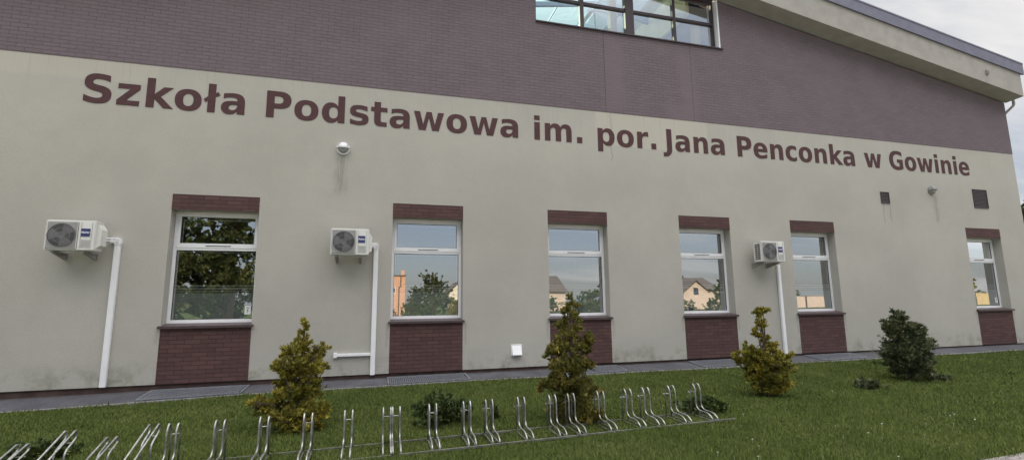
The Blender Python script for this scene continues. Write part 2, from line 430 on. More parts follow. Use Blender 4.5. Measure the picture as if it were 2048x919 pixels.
m.add([(p[0],y0,p[1]) for p in pr]+[(p[0],y0,p[1]+TH) for p in pr]+[(p[0],-OV+.0,p[1]) for p in pr]+[(p[0],-OV-.0,p[1]+TH) for p in pr],
      [(0,1,4,3),(1,2,5,4),(0,6,7,1),(1,7,8,2),(3,4,10,9),(4,5,11,10),(2,5,11,8)])
# roof slabs (open over the skylight)
z = lambda x: zb(x)+FH+TH-.04
for a, b, c in ((XW, RIDGE, 1), (RIDGE, XE2, 1)):
    ya, yb2 = -OV, .45
    m.quad((a,ya,z(a)),(b,ya,z(b)),(b,yb2,z(b)),(a,yb2,z(a)))
m.quad((XW,.45,z(XW)),(2.35,.45,z(2.35)),(2.35,22,z(2.35)),(XW,22,z(XW)))
m.quad((7.85,.45,z(7.85)),(XE2,.45,z(XE2)),(XE2,22,z(XE2)),(7.85,22,z(7.85)))
m.quad((XE2,-OV,z(XE2)-.3),(XE2,22,z(XE2)-.3),(XE2,22,z(XE2)),(XE2,-OV,z(XE2)))
m.build('roof', 'roofmetal', B)
# thin seam line at the top of the trim
m = BB(); 
for p, q in ((0,1),(1,2)):
    a, b = pr[p], pr[q]
    m.add([(a[0],y0-.012,a[1]+TH-.03),(b[0],y0-.012,b[1]+TH-.03),(b[0],y0-.012,b[1]+TH+.015),(a[0],y0-.012,a[1]+TH+.015),
           (a[0],y0+.01,a[1]+TH-.03),(b[0],y0+.01,b[1]+TH-.03),(b[0],y0+.01,b[1]+TH+.015),(a[0],y0+.01,a[1]+TH+.015)],
          [(0,1,2,3),(7,6,5,4),(0,4,5,1),(3,2,6,7)])
m.build('roof_edge_trim', 'roofmetal', B)
# downpipe at the corner
m = BB(); m.tube(fillet([(19.48,-.14,7.66),(19.48,-.14,7.40),(19.30,.02,7.16),(19.36,.22,7.02),(19.36,.22,-.1)], .07), .038, 10)
m.build('downpipe', 'acgrille', B, smooth=True)

# ground floor windows
def window(i, a):
    b = a+WW; fy = .225
    fr = BB(); z0, z1 = 1.025, 3.06
    fr.box((a,fy,z0),(a+.055,fy+.07,z1)).box((b-.055,fy,z0),(b,fy+.07,z1))
    fr.box((a+.055,fy,z1-.05),(b-.055,fy+.07,z1)).box((a+.055,fy,z0),(b-.055,fy+.07,z0+.062)).box((a+.055,fy,2.36),(b-.055,fy+.07,2.43))
    fr.box((a,fy+.01,z1),(b,fy+.07,ZL))
    w = fr.build('window', 'pvc', B, bevel=.004)
    def sub(mb, name, mt, **k):
        o = mb.build(name, mt, w, **k); return o
    s = MB(); sy = fy-.012; za, zb2 = 2.405, 3.035; xa, xb = a+.045, b-.045
    s.box((xa,sy,za),(xa+.055,sy+.05,zb2)).box((xb-.055,sy,za),(xb,sy+.05,zb2)).box((xa+.055,sy,zb2-.045),(xb-.055,sy+.05,zb2)).box((xa+.055,sy,za),(xb-.055,sy+.05,za+.085))
    sub(s, 'sash', 'pvc', bevel=.004)
    h = MB(); h.box((a+WW*.37,sy-.008,za+.035),(a+WW*.66,sy+.0,za+.047)); sub(h, 'vent_slot', 'gasket')
    g = MB(); g.quad((xa+.05,fy+.02,za+.08),(xb-.05,fy+.02,za+.08),(xb-.05,fy+.02,zb2-.04),(xa+.05,fy+.02,zb2-.04)); sub(g, 'pane', 'glass')
    g = MB(); g.quad((a+.05,fy+.035,z0+.058),(b-.05,fy+.035,z0+.058),(b-.05,fy+.035,2.365),(a+.05,fy+.035,2.365)); sub(g, 'pane', 'glass')
    k = MB(); t = .008
    for (p,q,r1,r2,yy) in ((a+.055,b-.055,z0+.062,2.36,fy+.03),(xa+.055,xb-.055,za+.085,zb2-.045,fy+.014)):
        k.box((p,yy-.004,r1),(p+t,yy+.002,r2)).box((q-t,yy-.004,r1),(q,yy+.002,r2)).box((p+t,yy-.004,r1),(q-t,yy+.002,r1+t)).box((p+t,yy-.004,r2-t),(q-t,yy+.002,r2))
    sub(k, 'gasket', 'gasket')
    # privacy film with clear stripes, on the inner pane
    f = MB(); yy = fy+.05
    f.quad((a+.06,yy,z0+.06),(b-.06,yy,z0+.06),(b-.06,yy,1.572),(a+.06,yy,1.572))
    for p, q in ((1.592,1.612),(1.632,1.668),(1.690,1.718)):
        f.quad((a+.06,yy,p),(b-.06,yy,p),(b-.06,yy,q),(a+.06,yy,q))
    sub(f, 'privacy_film', 'film')
    # inner frame edges (double glazing spacer), pale
    s = MB(); yy = fy+.06
    for (p,q,r1,r2) in ((a+.075,b-.075,z0+.08,2.325),(xa+.07,xb-.07,za+.1,zb2-.1)):
        s.box((p,yy,r2),(q,yy+.01,r2+.014)).box((p,yy,r1),(p+.012,yy+.01,r2)).box((q-.012,yy,r1),(q,yy+.01,r2))
    sub(s, 'spacer', 'white')
    s = MB(); s.prism([(fy+.01,1.03),(fy+.01,1.018),(-.048,.978),(-.048,.945),(-.056,.945),(-.056,.988),(fy+.01,1.03)][:6], 0, a-.035, b+.035)
    sub(s, 'sill', 'sillmetal')
    if i in (0, 5):
        s = MB(); x0 = b-.19 if i == 0 else b-.21; yy = fy+.028
        s.box((x0,yy-.003,1.17),(x0+.105,yy,1.33)); k = sub(s, 'sticker', 'white')
        s = MB(); yy -= .0045
        s.prism([(x0+.02,1.30),(x0+.085,1.30),(x0+.085,1.292),(x0+.06,1.292),(x0+.06,1.225),(x0+.035,1.205),(x0+.035,1.215),(x0+.05,1.228),(x0+.05,1.25),(x0+.03,1.25),(x0+.03,1.256),(x0+.05,1.256),(x0+.05,1.292),(x0+.02,1.292)], 1, yy, yy+.001)
        sub(s, 'sticker_print', 'gasket')
for i, a in enumerate(WX): window(i, a)
# classrooms behind
m = BB(); x0,x1,y0r,y1r,z0,z1 = XL+.2,XR-.2,.32,6.5,.2,3.4
m.quad((x0,y0r,z0),(x1,y0r,z0),(x1,y1r,z0),(x0,y1r,z0)); m.quad((x0,y0r,z1),(x0,y1r,z1),(x1,y1r,z1),(x1,y0r,z1))
m.quad((x0,y1r,z0),(x1,y1r,z0),(x1,y1r,z1),(x0,y1r,z1))
for xx in [x0]+[w-1.0 for w in WX[1:]]+[x1]: m.quad((xx,y0r,z0),(xx,y1r,z0),(xx,y1r,z1),(xx,y0r,z1))
for a, b in zip([x0]+[w+WW for w in WX], WX+[x1]): m.quad((a,y0r,z0),(b,y0r,z0),(b,y0r,z1),(a,y0r,z1))
m.build('classroom', 'room', B)

# big upper window
yf = .13
fr = BB(); fd = .09
fr.box((UX0,yf,UZ0+.02),(UX0+.06,yf+fd,UZ1)).box((UX1-.10,yf,UZ0+.02),(UX1-.04,yf+fd,UZ1))
for c in (4.628,7.262): fr.box((c,yf,UZ0+.02),(c+(.106 if c<5 else .085),yf+fd,UZ1))
fr.box((5.865,yf-.02,UZ0+.02),(6.105,yf+fd,UZ1))
for za in (UZ0+.02, 8.605, 9.24): fr.box((UX0+.06,yf+.004,za),(UX1-.10,yf+fd-.004,za+(.12 if za<8 else .075)))
uw = fr.build('atrium_window', 'frame_dark', B, bevel=.004)
s = MB(); s.quad((UX0+.05,yf+.05,UZ0+.1),(UX1-.06,yf+.05,UZ0+.1),(UX1-.06,yf+.05,UZ1-.02),(UX0+.05,yf+.05,UZ1-.02)); s.build('pane', 'glass_up', uw)
s = MB(); s.box((UX0-.0,-.05,UZ0-.0),(UX1+.06,yf+.02,UZ0+.03)); s.build('sill', 'frame_dark', uw)
s = MB(); s.box((UX1-.04,-.012,UZ0+.03),(UX1,yf+fd,UZ1)); s.build('reveal_trim', 'pvc', uw)
# atrium behind it, with its glazed ridge skylight
m = BB()
CZ = 8.95
m.quad((7.8,.3,CZ),(14,.3,CZ),(14,16,CZ),(7.8,16,CZ))
m.quad((-2,.3,CZ),(2.4,.3,CZ),(2.4,16,CZ),(-2,16,CZ))
m.quad((14,.3,5),(14,16,5),(14,16,CZ),(14,.3,CZ)); m.quad((-2,.3,5),(-2,16,5),(-2,16,CZ),(-2,.3,CZ))
m.quad((-2,16,5),(14,16,5),(14,16,CZ),(-2,16,CZ)); m.quad((-2,.3,5),(14,.3,5),(14,16,5),(-2,16,5))
m.build('atrium_ceiling', 'atrium_blue', B)
m = BB(); EZ = 9.86; RZ = 10.18
m.box((7.8,.3,CZ-.02),(7.9,16,EZ)); m.box((2.3,.3,CZ-.02),(2.4,16,9.55))
for yy in (.62,): m.box((5.72,yy,5),(5.90,yy+.18,9.9)); m.box((8.28,yy,5),(8.46,yy+.18,9.1))
m.build('atrium_upstand', 'atrium_cream', B)
m = BB()
for sx, ex in ((2.35,RIDGE),(RIDGE,7.85)):
    za, zz = (9.55,RZ) if sx < 5 else (RZ,EZ)
    m.quad((sx,.46,za+.02),(ex,.46,zz+.02),(ex,16,zz+.02),(sx,16,za+.02))
m.build('skylight_glass', 'glass_roof', B)
m = BB()
for k in range(12):
    yy = .8+k*1.3
    m.prism([(2.35,9.55),(RIDGE,RZ),(7.85,EZ),(7.85,EZ-.13),(RIDGE,RZ-.13),(2.35,9.42)], 1, yy, yy+.09)
for xx in (4.9,6.9):
    zz = RZ-(abs(xx-RIDGE)/1.85)*(RZ-EZ); m.box((xx,.5,zz-.03),(xx+.03,16,zz+.0))
m.build('skylight_rafter', 'rafter', B)
m = BB()
for (xx,zz,rr) in ((RIDGE,RZ-.2,.06),(5.6,9.45,.05),(6.4,9.45,.05)): m.tube([(xx,1.5,zz),(xx,15.9,zz)], rr, 8)
for k in range(12):
    yy = 1.5+k*1.3
    for xx in (5.6,6.4): m.tube([(xx,yy,9.45),(RIDGE,yy+.65,RZ-.2),(xx,yy+1.3,9.45)], .03, 6)
    m.tube([(5.6,yy,9.45),(6.4,yy,9.45)], .03, 6)
m.build('roof_truss', 'pvc', B)

# ------------------------------------------------------------------ lettering
G = dict(
S=(1475,"M1227 1446V1130Q1104 1185 987 1213Q870 1241 766 1241Q628 1241 562 1203Q496 1165 496 1085Q496 1025 540 991Q585 958 702 934L866 901Q1115 851 1220 749Q1325 647 1325 459Q1325 212 1178 91Q1032 -29 731 -29Q589 -29 446 -2Q303 25 160 78V403Q303 327 436 288Q570 250 694 250Q820 250 887 292Q954 334 954 412Q954 482 908 520Q863 558 727 588L578 621Q354 669 250 774Q147 879 147 1057Q147 1280 291 1400Q435 1520 705 1520Q828 1520 958 1501Q1088 1483 1227 1446Z"),
z=(1192,"M117 1120H1077V870L502 256H1077V0H92V250L667 864H117Z"),
k=(1362,"M172 1556H530V709L942 1120H1358L811 606L1401 0H967L530 467V0H172Z"),
o=(1407,"M705 891Q586 891 523 805Q461 720 461 559Q461 398 523 312Q586 227 705 227Q822 227 884 312Q946 398 946 559Q946 720 884 805Q822 891 705 891ZM705 1147Q994 1147 1156 991Q1319 835 1319 559Q1319 283 1156 127Q994 -29 705 -29Q415 -29 251 127Q88 283 88 559Q88 835 251 991Q415 1147 705 1147Z"),
L=(751,"M197 1556H555V1045L667 1140L774 965L555 840V0H197V630L97 525L0 685L197 850Z"),
a=(1382,"M674 504Q562 504 505 466Q449 428 449 354Q449 286 494 247Q540 209 621 209Q722 209 791 281Q860 354 860 463V504ZM1221 639V0H860V166Q788 64 698 17Q608 -29 479 -29Q305 -29 196 72Q88 174 88 336Q88 533 223 625Q359 717 649 717H860V745Q860 830 793 869Q726 909 584 909Q469 909 370 886Q271 863 186 817V1090Q301 1118 417 1132Q533 1147 649 1147Q952 1147 1086 1027Q1221 908 1221 639Z"),
P=(1501,"M188 1493H827Q1112 1493 1264 1366Q1417 1240 1417 1006Q1417 771 1264 644Q1112 518 827 518H573V0H188ZM573 1214V797H786Q898 797 959 851Q1020 906 1020 1006Q1020 1106 959 1160Q898 1214 786 1214Z"),
d=(1466,"M934 956V1556H1294V0H934V162Q860 63 771 17Q682 -29 565 -29Q358 -29 225 135Q92 300 92 559Q92 818 225 982Q358 1147 565 1147Q681 1147 770 1100Q860 1054 934 956ZM698 231Q813 231 873 315Q934 399 934 559Q934 719 873 803Q813 887 698 887Q584 887 523 803Q463 719 463 559Q463 399 523 315Q584 231 698 231Z"),
s=(1219,"M1047 1085V813Q932 861 825 885Q718 909 623 909Q521 909 471 883Q422 858 422 805Q422 762 459 739Q497 716 594 705L657 696Q932 661 1027 581Q1122 501 1122 330Q1122 151 990 61Q858 -29 596 -29Q485 -29 366 -11Q248 6 123 41V313Q230 261 342 235Q455 209 571 209Q676 209 729 238Q782 267 782 324Q782 372 745 395Q709 419 600 432L537 440Q298 470 202 551Q106 632 106 797Q106 975 228 1061Q350 1147 602 1147Q701 1147 810 1132Q919 1117 1047 1085Z"),
t=(979,"M563 1438V1120H932V864H563V389Q563 311 594 283Q625 256 717 256H901V0H594Q382 0 293 88Q205 177 205 389V864H27V1120H205V1438Z"),
w=(1892,"M72 1120H420L608 348L797 1120H1096L1284 356L1473 1120H1821L1526 0H1135L946 770L758 0H367Z"),
i=(702,"M172 1120H530V0H172ZM172 1556H530V1264H172Z"),
m=(2134,"M1210 934Q1278 1038 1371 1092Q1465 1147 1577 1147Q1770 1147 1871 1028Q1972 909 1972 682V0H1612V651Q1614 770 1579 823Q1544 877 1466 877Q1364 877 1308 793Q1253 709 1251 550V0H891V584Q891 770 859 823Q827 877 745 877Q642 877 586 792Q530 708 530 552V0H170V1120H530V956Q596 1051 681 1099Q767 1147 870 1147Q986 1147 1075 1091Q1164 1035 1210 934Z"),
p=(1466,"M530 162V-426H172V1120H530V956Q604 1054 694 1100Q784 1147 901 1147Q1108 1147 1241 982Q1374 818 1374 559Q1374 300 1241 135Q1108 -29 901 -29Q784 -29 694 17Q604 64 530 162ZM768 887Q653 887 591 802Q530 718 530 559Q530 400 591 315Q653 231 768 231Q883 231 943 315Q1004 399 1004 559Q1004 719 943 803Q883 887 768 887Z"),
r=(1010,"M1004 815Q957 837 910 847Q864 858 817 858Q679 858 604 769Q530 681 530 516V0H172V1120H530V936Q599 1046 688 1096Q778 1147 903 1147Q921 1147 942 1145Q963 1144 1003 1139Z"),
J=(762,"M188 1493H573V124Q573 -140 430 -283Q290 -426 16 -426H-95V-154H-30Q94 -154 141 -100Q188 -45 188 60Z"),
n=(1458,"M1298 682V0H938V522Q938 667 931 722Q925 777 909 803Q888 838 852 857Q816 877 770 877Q658 877 594 790Q530 704 530 551V0H172V1120H530V956Q611 1054 702 1100Q793 1147 903 1147Q1097 1147 1197 1028Q1298 909 1298 682Z"),
e=(1389,"M1290 563V461H453Q466 335 544 272Q622 209 762 209Q875 209 993 242Q1112 276 1237 344V68Q1110 20 983 -4Q856 -29 729 -29Q425 -29 256 125Q88 280 88 559Q88 833 253 990Q419 1147 709 1147Q973 1147 1131 988Q1290 829 1290 563ZM922 682Q922 784 862 846Q803 909 707 909Q603 909 538 850Q473 792 457 682Z"),
c=(1214,"M1077 1085V793Q1004 843 930 867Q857 891 778 891Q628 891 544 803Q461 716 461 559Q461 402 544 314Q628 227 778 227Q862 227 937 252Q1013 277 1077 326V33Q993 2 906 -13Q820 -29 733 -29Q430 -29 259 126Q88 282 88 559Q88 836 259 991Q430 1147 733 1147Q821 1147 906 1131Q992 1116 1077 1085Z"),
G=(1681,"M1530 111Q1386 41 1231 6Q1076 -29 911 -29Q538 -29 320 179Q102 388 102 745Q102 1106 324 1313Q546 1520 932 1520Q1081 1520 1217 1492Q1354 1464 1475 1409V1100Q1350 1171 1226 1206Q1103 1241 979 1241Q749 1241 624 1112Q500 984 500 745Q500 508 620 379Q740 250 961 250Q1021 250 1072 257Q1124 265 1165 281V571H930V829H1530Z"),
H=(1714,"M188 1493H573V924H1141V1493H1526V0H1141V633H573V0H188Z"))
G['.'] = (778, "M209 387H569V0H209Z")
import re
def contours(path):
    out = []; cur = None; p = (0,0)
    for cmd, args in re.findall(r'([MLHVQZ])([^MLHVQZ]*)', path):
        a = [float(t) for t in args.split()]
        if cmd == 'M': cur = [(a[0],a[1])]; p = cur[0]
        elif cmd == 'L': p = (a[0],a[1]); cur.append(p)
        elif cmd == 'H': p = (a[0],p[1]); cur.append(p)
        elif cmd == 'V': p = (p[0],a[0]); cur.append(p)
        elif cmd == 'Q':
            q, e = (a[0],a[1]), (a[2],a[3])
            for k in range(1,6):
                t = k/5; cur.append(((1-t)**2*p[0]+2*t*(1-t)*q[0]+t*t*e[0], (1-t)**2*p[1]+2*t*(1-t)*q[1]+t*t*e[1]))
            p = e
        else: out.append(cur)
    return out
def glyph_mesh(ch, sx, sz, depth, material):
    cu = bpy.data.curves.new('glyph', 'CURVE'); cu.dimensions = '2D'; cu.fill_mode = 'BOTH'; cu.extrude = depth/2
    for c in contours(G[ch][1]):
        if abs(c[0][0]-c[-1][0])+abs(c[0][1]-c[-1][1]) < 1: c = c[:-1]
        sp = cu.splines.new('POLY'); sp.points.add(len(c)-1); sp.use_cyclic_u = True
        for q, (x,y) in zip(sp.points, c): q.co = (x*sx, y*sz, 0, 1)
    o = bpy.data.objects.new('glyph', cu); col.objects.link(o)
    dg = bpy.context.evaluated_depsgraph_get(); me = bpy.data.meshes.new_from_object(o.evaluated_get(dg))
    bpy.data.objects.remove(o); bpy.data.curves.remove(cu)
    me.transform(Matrix.Rotation(R(90), 4, 'X')); me.materials.clear(); me.materials.append(material)
    return me
LT = empty('wall_lettering', (6,0,4.98), 'large dark brown bold lettering naming the primary school across the cream wall below the clinker', 'sign')
for word, x0, x1, l0, r0w in (("SzkoLa",-5.185,-2.571,147,161),("Podstawowa",-2.191,2.964,188,161),("im.",3.348,None,172,0),("por.",4.919,None,172,0),
                        ("Jana",6.772,8.449,188,161),("Penconka",8.844,12.733,188,161),("w",13.099,None,72,0),("Gowinie",14.025,17.221,102,99)):
    adv = sum(G[c][0] for c in word)
    k = .0003625 if x1 is None else (x1-x0)/(adv-l0-r0w)
    if word == 'w': k = .000356
    pen = x0-l0*k
    for c in word:
        me = glyph_mesh(c, k, .0003657, .008, M['letter'])
        o = bpy.data.objects.new('letter', me); col.objects.link(o); o.parent = LT; o.location = (pen-6, -.0045, 0)
        o['label'] = 'brown letter ' + ('ł' if c == 'L' else c) if c != '.' else 'brown full stop'
        pen += G[c][0]*k

# ------------------------------------------------------------------ air conditioners
def make_ac():
    t = empty('air_conditioner_unit', (0,0,0), 'x', 'air conditioner', 'air conditioner units on the wall')
    W, H, y0, y1 = .69, .50, -.45, -.19
    m = MB(); m.box((0,y0,0),(W,y1,H)); m.build('casing', 'acwhite', t, bevel=.012)
    m = MB(); m.box((.02,y0-.012,.022),(.455,y0+.004,H-.03)); m.build('grille_panel', 'acwhite', t, bevel=.01)
    m = MB(); m.box((.035,y0-.0135,.035),(.44,y0-.011,H-.042), 0)
    cx, cz, rr = .235, .245, .195
    m.disc((cx,cz), rr, y0-.0145, 48, 1)
    g = m.build('fan_recess', ['acgrille','acdark'], t)
    m = MB()                      # fan blades
    for k in range(3):
        a0 = 120*k+20; pts = [(cx,cz)]+[(cx+rr*.92*math.cos(R(a0+q*11)), cz+rr*.92*math.sin(R(a0+q*11))) for q in range(7)]
        m.prism(pts, 1, y0-.018, y0-.015)
    m.prism([(cx+.045*math.cos(R(20*q)), cz+.045*math.sin(R(20*q))) for q in range(18)], 1, y0-.021, y0-.015)
    m.build('fan', 'acblade', t)
    m = MB()                      # swirling guard ribs and rings
    for k in range(30):
        a0 = 12*k
        m.tube([(cx+(.04+(rr-.04)*q/5)*math.cos(R(a0-q*11)), y0-.024-.010*math.sin(math.pi*q/5), cz+(.04+(rr-.04)*q/5)*math.sin(R(a0-q*11))) for q in range(6)], .0022, 4, cap=False)
    for q in (.045,.12,.195):
        m.tube([(cx+q*math.cos(R(15*k)), y0-.03, cz+q*math.sin(R(15*k))) for k in range(25)], .003, 4, cap=False)
    m.build('fan_guard', 'acgrille', t)
    m = MB(); m.box((.49,y0-.006,.03),(.492,y0+.004,H-.03)).box((.64,y0-.006,.03),(.642,y0+.004,H-.03))
    for k in range(7): m.box((.50,y0-.006,.05+k*.02),(.63,y0+.004,.054+k*.02))
    m.build('front_panel_ribs', 'acgrille', t)
    b = MB(); b.box((.492,y0-.008,.235),(.618,y0+.002,.365)); bd = b.build('badge', 'badge', t)
    pen = 0; ks = .118/ sum(G[c][0] for c in 'Haier')
    bpar = bpy.data.objects.new
    mb = MB()
    for c in 'Haier':
        me = glyph_mesh(c, ks, ks*1.25, .002, M['white'])
        n0 = len(mb.v); mb.v += [(v.co.x+.497+pen, v.co.y+y0-.0095, v.co.z+.285) for v in me.vertices]
        for p in me.polygons: mb.f.append(tuple(n0+q for q in p.vertices)); mb.m.append(0)
        pen += G[c][0]*ks
    mb.build('badge_text', 'white', bd)
    m = MB()                      # intake grid on the left end
    for k in range(8):
        for j in range(2): m.box((-.004,y0+.045+j*.085,.06+k*.048),(.006,y0+.115+j*.085,.092+k*.048))
    m.build('side_vent', 'acdark', t)
    m = MB(); m.prism([(W,.05),(W+.055,.09),(W+.055,.36),(W+.02,H-.08),(W,H-.05)], 1, y0+.07, y1-.0); m.build('valve_cover', 'acwhite', t)
    m = MB(); m.tube([(W+.05,y1-.05,.24),(W+.12,y1+.02,.24),(W+.17,-.08,.24)], .012, 6).tube([(W+.05,y1-.05,.19),(W+.12,y1+.02,.20),(W+.17,-.08,.21)], .009, 6); m.build('refrigerant_pipe', 'pvc', t)
    for xx in (.10,.53):
        m = MB(); m.box((xx-.02,y0+.03,-.035),(xx+.02,-.002,-.006)); m.box((xx-.02,-.02,-.13),(xx+.02,-.002,-.036))
        m.prism([(y0+.05,-.036),(-.02,-.036),(-.02,-.11)], 0, xx-.004, xx+.004)
        m.prism([(y0+.04,-.036),(y0+.07,-.036),(-.02,-.105),(-.02,-.13)], 0, xx-.018, xx+.018)
        br = m.build('bracket', 'acgrille', t)
    return t
ac = make_ac()
acs = [(-5.235,2.262,'leftmost white air conditioner unit, beside the tall pipe duct left of the first window'),
       (-.855,2.255,'white air conditioner outdoor unit mounted between the first and second window'),
       (8.90,2.243,'white air conditioner outdoor unit with its slotted left end, between fourth and fifth window')]
for i, (x, z_, lb) in enumerate(acs):
    o = ac if i == 0 else copy_tree(ac); o.location = (x,0,z_); o['label'] = lb
# trunking
def duct(x0, x1, zt, elbow, lab, zb0=0.0, branch=None):
    t = empty('pipe_duct', ((x0+x1)/2, 0, zb0), lab, 'pipe duct', 'white pipe ducts on the wall')
    cx = (x0+x1)/2; w = (x1-x0)/2
    m = MB(); m.box((-w,-.065,0),(w,-.002,zt-zb0)); m.build('vertical_trunking', 'pvc', t, bevel=.008)
    if elbow:
        m = MB(); pl = [(w+.004,zt-zb0-.004)]+[( -w*.2+ (w*1.2+.004)*math.cos(R(a)), zt-zb0+.0+ (w*1.6)*math.sin(R(a))) for a in (0,30,60,90)]+[(-w*2.4,zt-zb0+w*1.6),(-w*2.4,zt-zb0-.02),(-w-.004,zt-zb0-.02),(-w-.004,zt-zb0-.05),(w+.004,zt-zb0-.05)]
        m.prism(pl[1:], 1, -.07, -.001); m.build('elbow', 'pvc', t)
    if branch:
        m = MB(); m.box((branch[0]-cx,-.055,branch[1]-zb0),(-w-.0,-.003,branch[1]+.055-zb0)); m.build('branch_trunking', 'pvc', t, bevel=.006)
        m = MB(); m.box((branch[0]-cx-.03,-.065,branch[1]-.02-zb0),(branch[0]-cx+.035,-.002,branch[1]+.075-zb0)); m.build('end_cap', 'pvc', t, bevel=.008)
    return t
duct(-4.435,-4.345,2.46,True,'tall white plastic pipe duct left of the first window, elbow at its top',-.0)
duct(-.075,.015,2.46,True,'white plastic pipe duct beside the second window with a short side branch near the ground',-.01,branch=(-.72,.355))
duct(9.71,9.80,2.2,False,'plain white plastic pipe duct dropping straight down behind the yellow thuja near the fifth window',.0)

# ------------------------------------------------------------------ wall lamps, louvres, hood, sensor
def lamp(x, z_, lab, hm='white', pm='pvc'):
    t = empty('wall_lamp', (x,0,z_), lab, 'lamp', 'round bulkhead lamps on the wall')
    def dome(rr, dep, y0, a0=0, a1=360, n=28, k=6):
        m = MB(); vs = []; fs = []
        for j in range(k+1):
            q = j/k; r = rr*math.cos(q*math.pi/2*.98); yy = y0-dep*math.sin(q*math.pi/2)
            for i in range(n+1): a = R(a0+(a1-a0)*i/n); vs.append((r*math.cos(a), yy, r*math.sin(a)))
        for j in range(k):
            for i in range(n): fs.append((j*(n+1)+i, j*(n+1)+i+1, (j+1)*(n+1)+i+1, (j+1)*(n+1)+i))
        return m.add(vs, fs)
    m = MB(); m.prism([(.128*math.cos(R(12*i)), .128*math.sin(R(12*i))) for i in range(30)], 1, -.045, -.001); m.build('housing', pm, t, bevel=.004)
    dome(.104, .07, -.04).build('lamp_glass', 'lampglass', t, smooth=True)
    m = dome(.122, .098, -.046, 5, 175); m.prism([(-.13,-.002),(.13,-.002),(.126,.016),(-.126,.016)], 1, -.11, -.044)
    for zz in (.035,.07): m.prism([(-.118+zz*.3,zz),(.118-zz*.3,zz),(.116-zz*.3,zz+.010),(-.116+zz*.3,zz+.010)], 1, -.135+zz*.35, -.044)
    m.build('hood', hm, t)
lamp(-.727,4.44,'round white half-hooded wall lamp above the second air conditioner, dark drip stain below it')
lamp(15.50,4.43,'round grey wall lamp between the two dark louvre vents at the right', 'acgrille', 'acgrille')
def louvre(x0, z0, x1, z1, lab):
    t = empty('louvre_vent', (x0,0,z0), lab, 'vent', 'dark louvre vents in the wall'); w, h = x1-x0, z1-z0
    m = MB(); f = .02; m.box((0,-.022,0),(w,-.001,f)).box((0,-.022,h-f),(w,-.001,h)).box((0,-.022,f),(f,-.001,h-f)).box((w-f,-.022,f),(w,-.001,h-f)); m.build('vent_frame', 'louvre', t)
    m = MB(); m.box((f,-.004,f),(w-f,-.0015,h-f)); m.build('backing', 'gasket', t)
    m = MB(); n = max(5, int(h/.042))
    for k in range(n):
        zz = f+(h-2*f)*k/n; m.prism([(-.020,zz+.004),(-.018,zz),(-.005,zz+.024),(-.007,zz+.028)], 0, f, w-f)
    m.build('louvre_blades', 'louvre', t)
louvre(13.52,3.965,13.83,4.29,'small dark louvre vent high on the wall above the space between fifth and sixth window')
louvre(17.20,3.985,17.80,4.56,'larger dark louvre vent high on the wall beside the right corner')
t = empty('vent_hood', (2.745,0,.235), 'small white plastic vent hood low on the wall between second and third window', 'vent')
m = MB(); m.box((0,-.014,0),(.24,-.001,.235)); m.build('back_plate', 'pvc', t, bevel=.004)
m = MB(); m.prism([(-.014,.21),(-.085,.03),(-.085,.015),(-.014,.015)], 0, .02, .22); m.build('flap', 'pvc', t, bevel=.003)
t = empty('outdoor_sensor', (17.86,-OV,8.155), 'tiny grey sensor box on the cream roof fascia near the right end', 'sensor')
m = MB(); m.box((-.05,-.05,-.07),(.05,-.0,.07)); m.build('sensor_body', 'acgrille', t, bevel=.008)
m = MB(); m.disc((0,-.01), .025, -.052, 16); m.build('sensor_lens', 'acdark', t)

# ------------------------------------------------------------------ light well grates
def ground_on_path(x, y): return lerp(x,BASE)+(lerp(x,EDGE)+.012-lerp(x,BASE))*(-y/-(PE+.06)) 
for i, a in enumerate(WX):
    if i == 5: continue
    nm = ('first','second','third','fourth','fifth')[i]
    x0, x1, ya, yb2 = a-.03, a+WW+.05, -.62, -.06
    t = empty('light_well_grate', (x0,0,0), 'blue-grey steel grate over the light well under the %s window' % nm, 'grate', 'steel grates over the light wells')
    w = x1-x0
    def gp(x, y, dz): return (x, y, lerp(x0+x,BASE)+(lerp(x0+x,EDGE)+.012-lerp(x0+x,BASE))*(y/(PE+.06))+dz)
    def sl(m, xa, xb, yc, yd, lo, hi):
        m.add([gp(xa,yc,lo),gp(xb,yc,lo),gp(xb,yd,lo),gp(xa,yd,lo),gp(xa,yc,hi),gp(xb,yc,hi),gp(xb,yd,hi),gp(xa,yd,hi)],
              [(0,3,2,1),(4,5,6,7),(0,1,5,4),(1,2,6,5),(2,3,7,6),(3,0,4,7)])
    m = MB(); sl(m,0,w,ya,yb2,.002,.005); m.build('pit_shade_sheet', 'darkpit', t)  # dark sheet painted in place of the open, shaded pit
    m = MB(); sl(m,0,w,ya,ya+.03,.005,.022); sl(m,0,w,yb2-.03,yb2,.005,.022); sl(m,0,.03,ya+.03,yb2-.03,.005,.022); sl(m,w-.03,w,ya+.03,yb2-.03,.005,.022); m.build('grate_frame', 'grate', t)
    m = MB(); k = .05
    while k < w-.05: sl(m,k,k+.016,ya+.03,yb2-.03,.005,.019); k += .034
    for yy in (-.48,-.34,-.2): sl(m,.03,w-.03,yy,yy+.01,.010,.0185)
    m.build('grate_bars', 'grate', t)

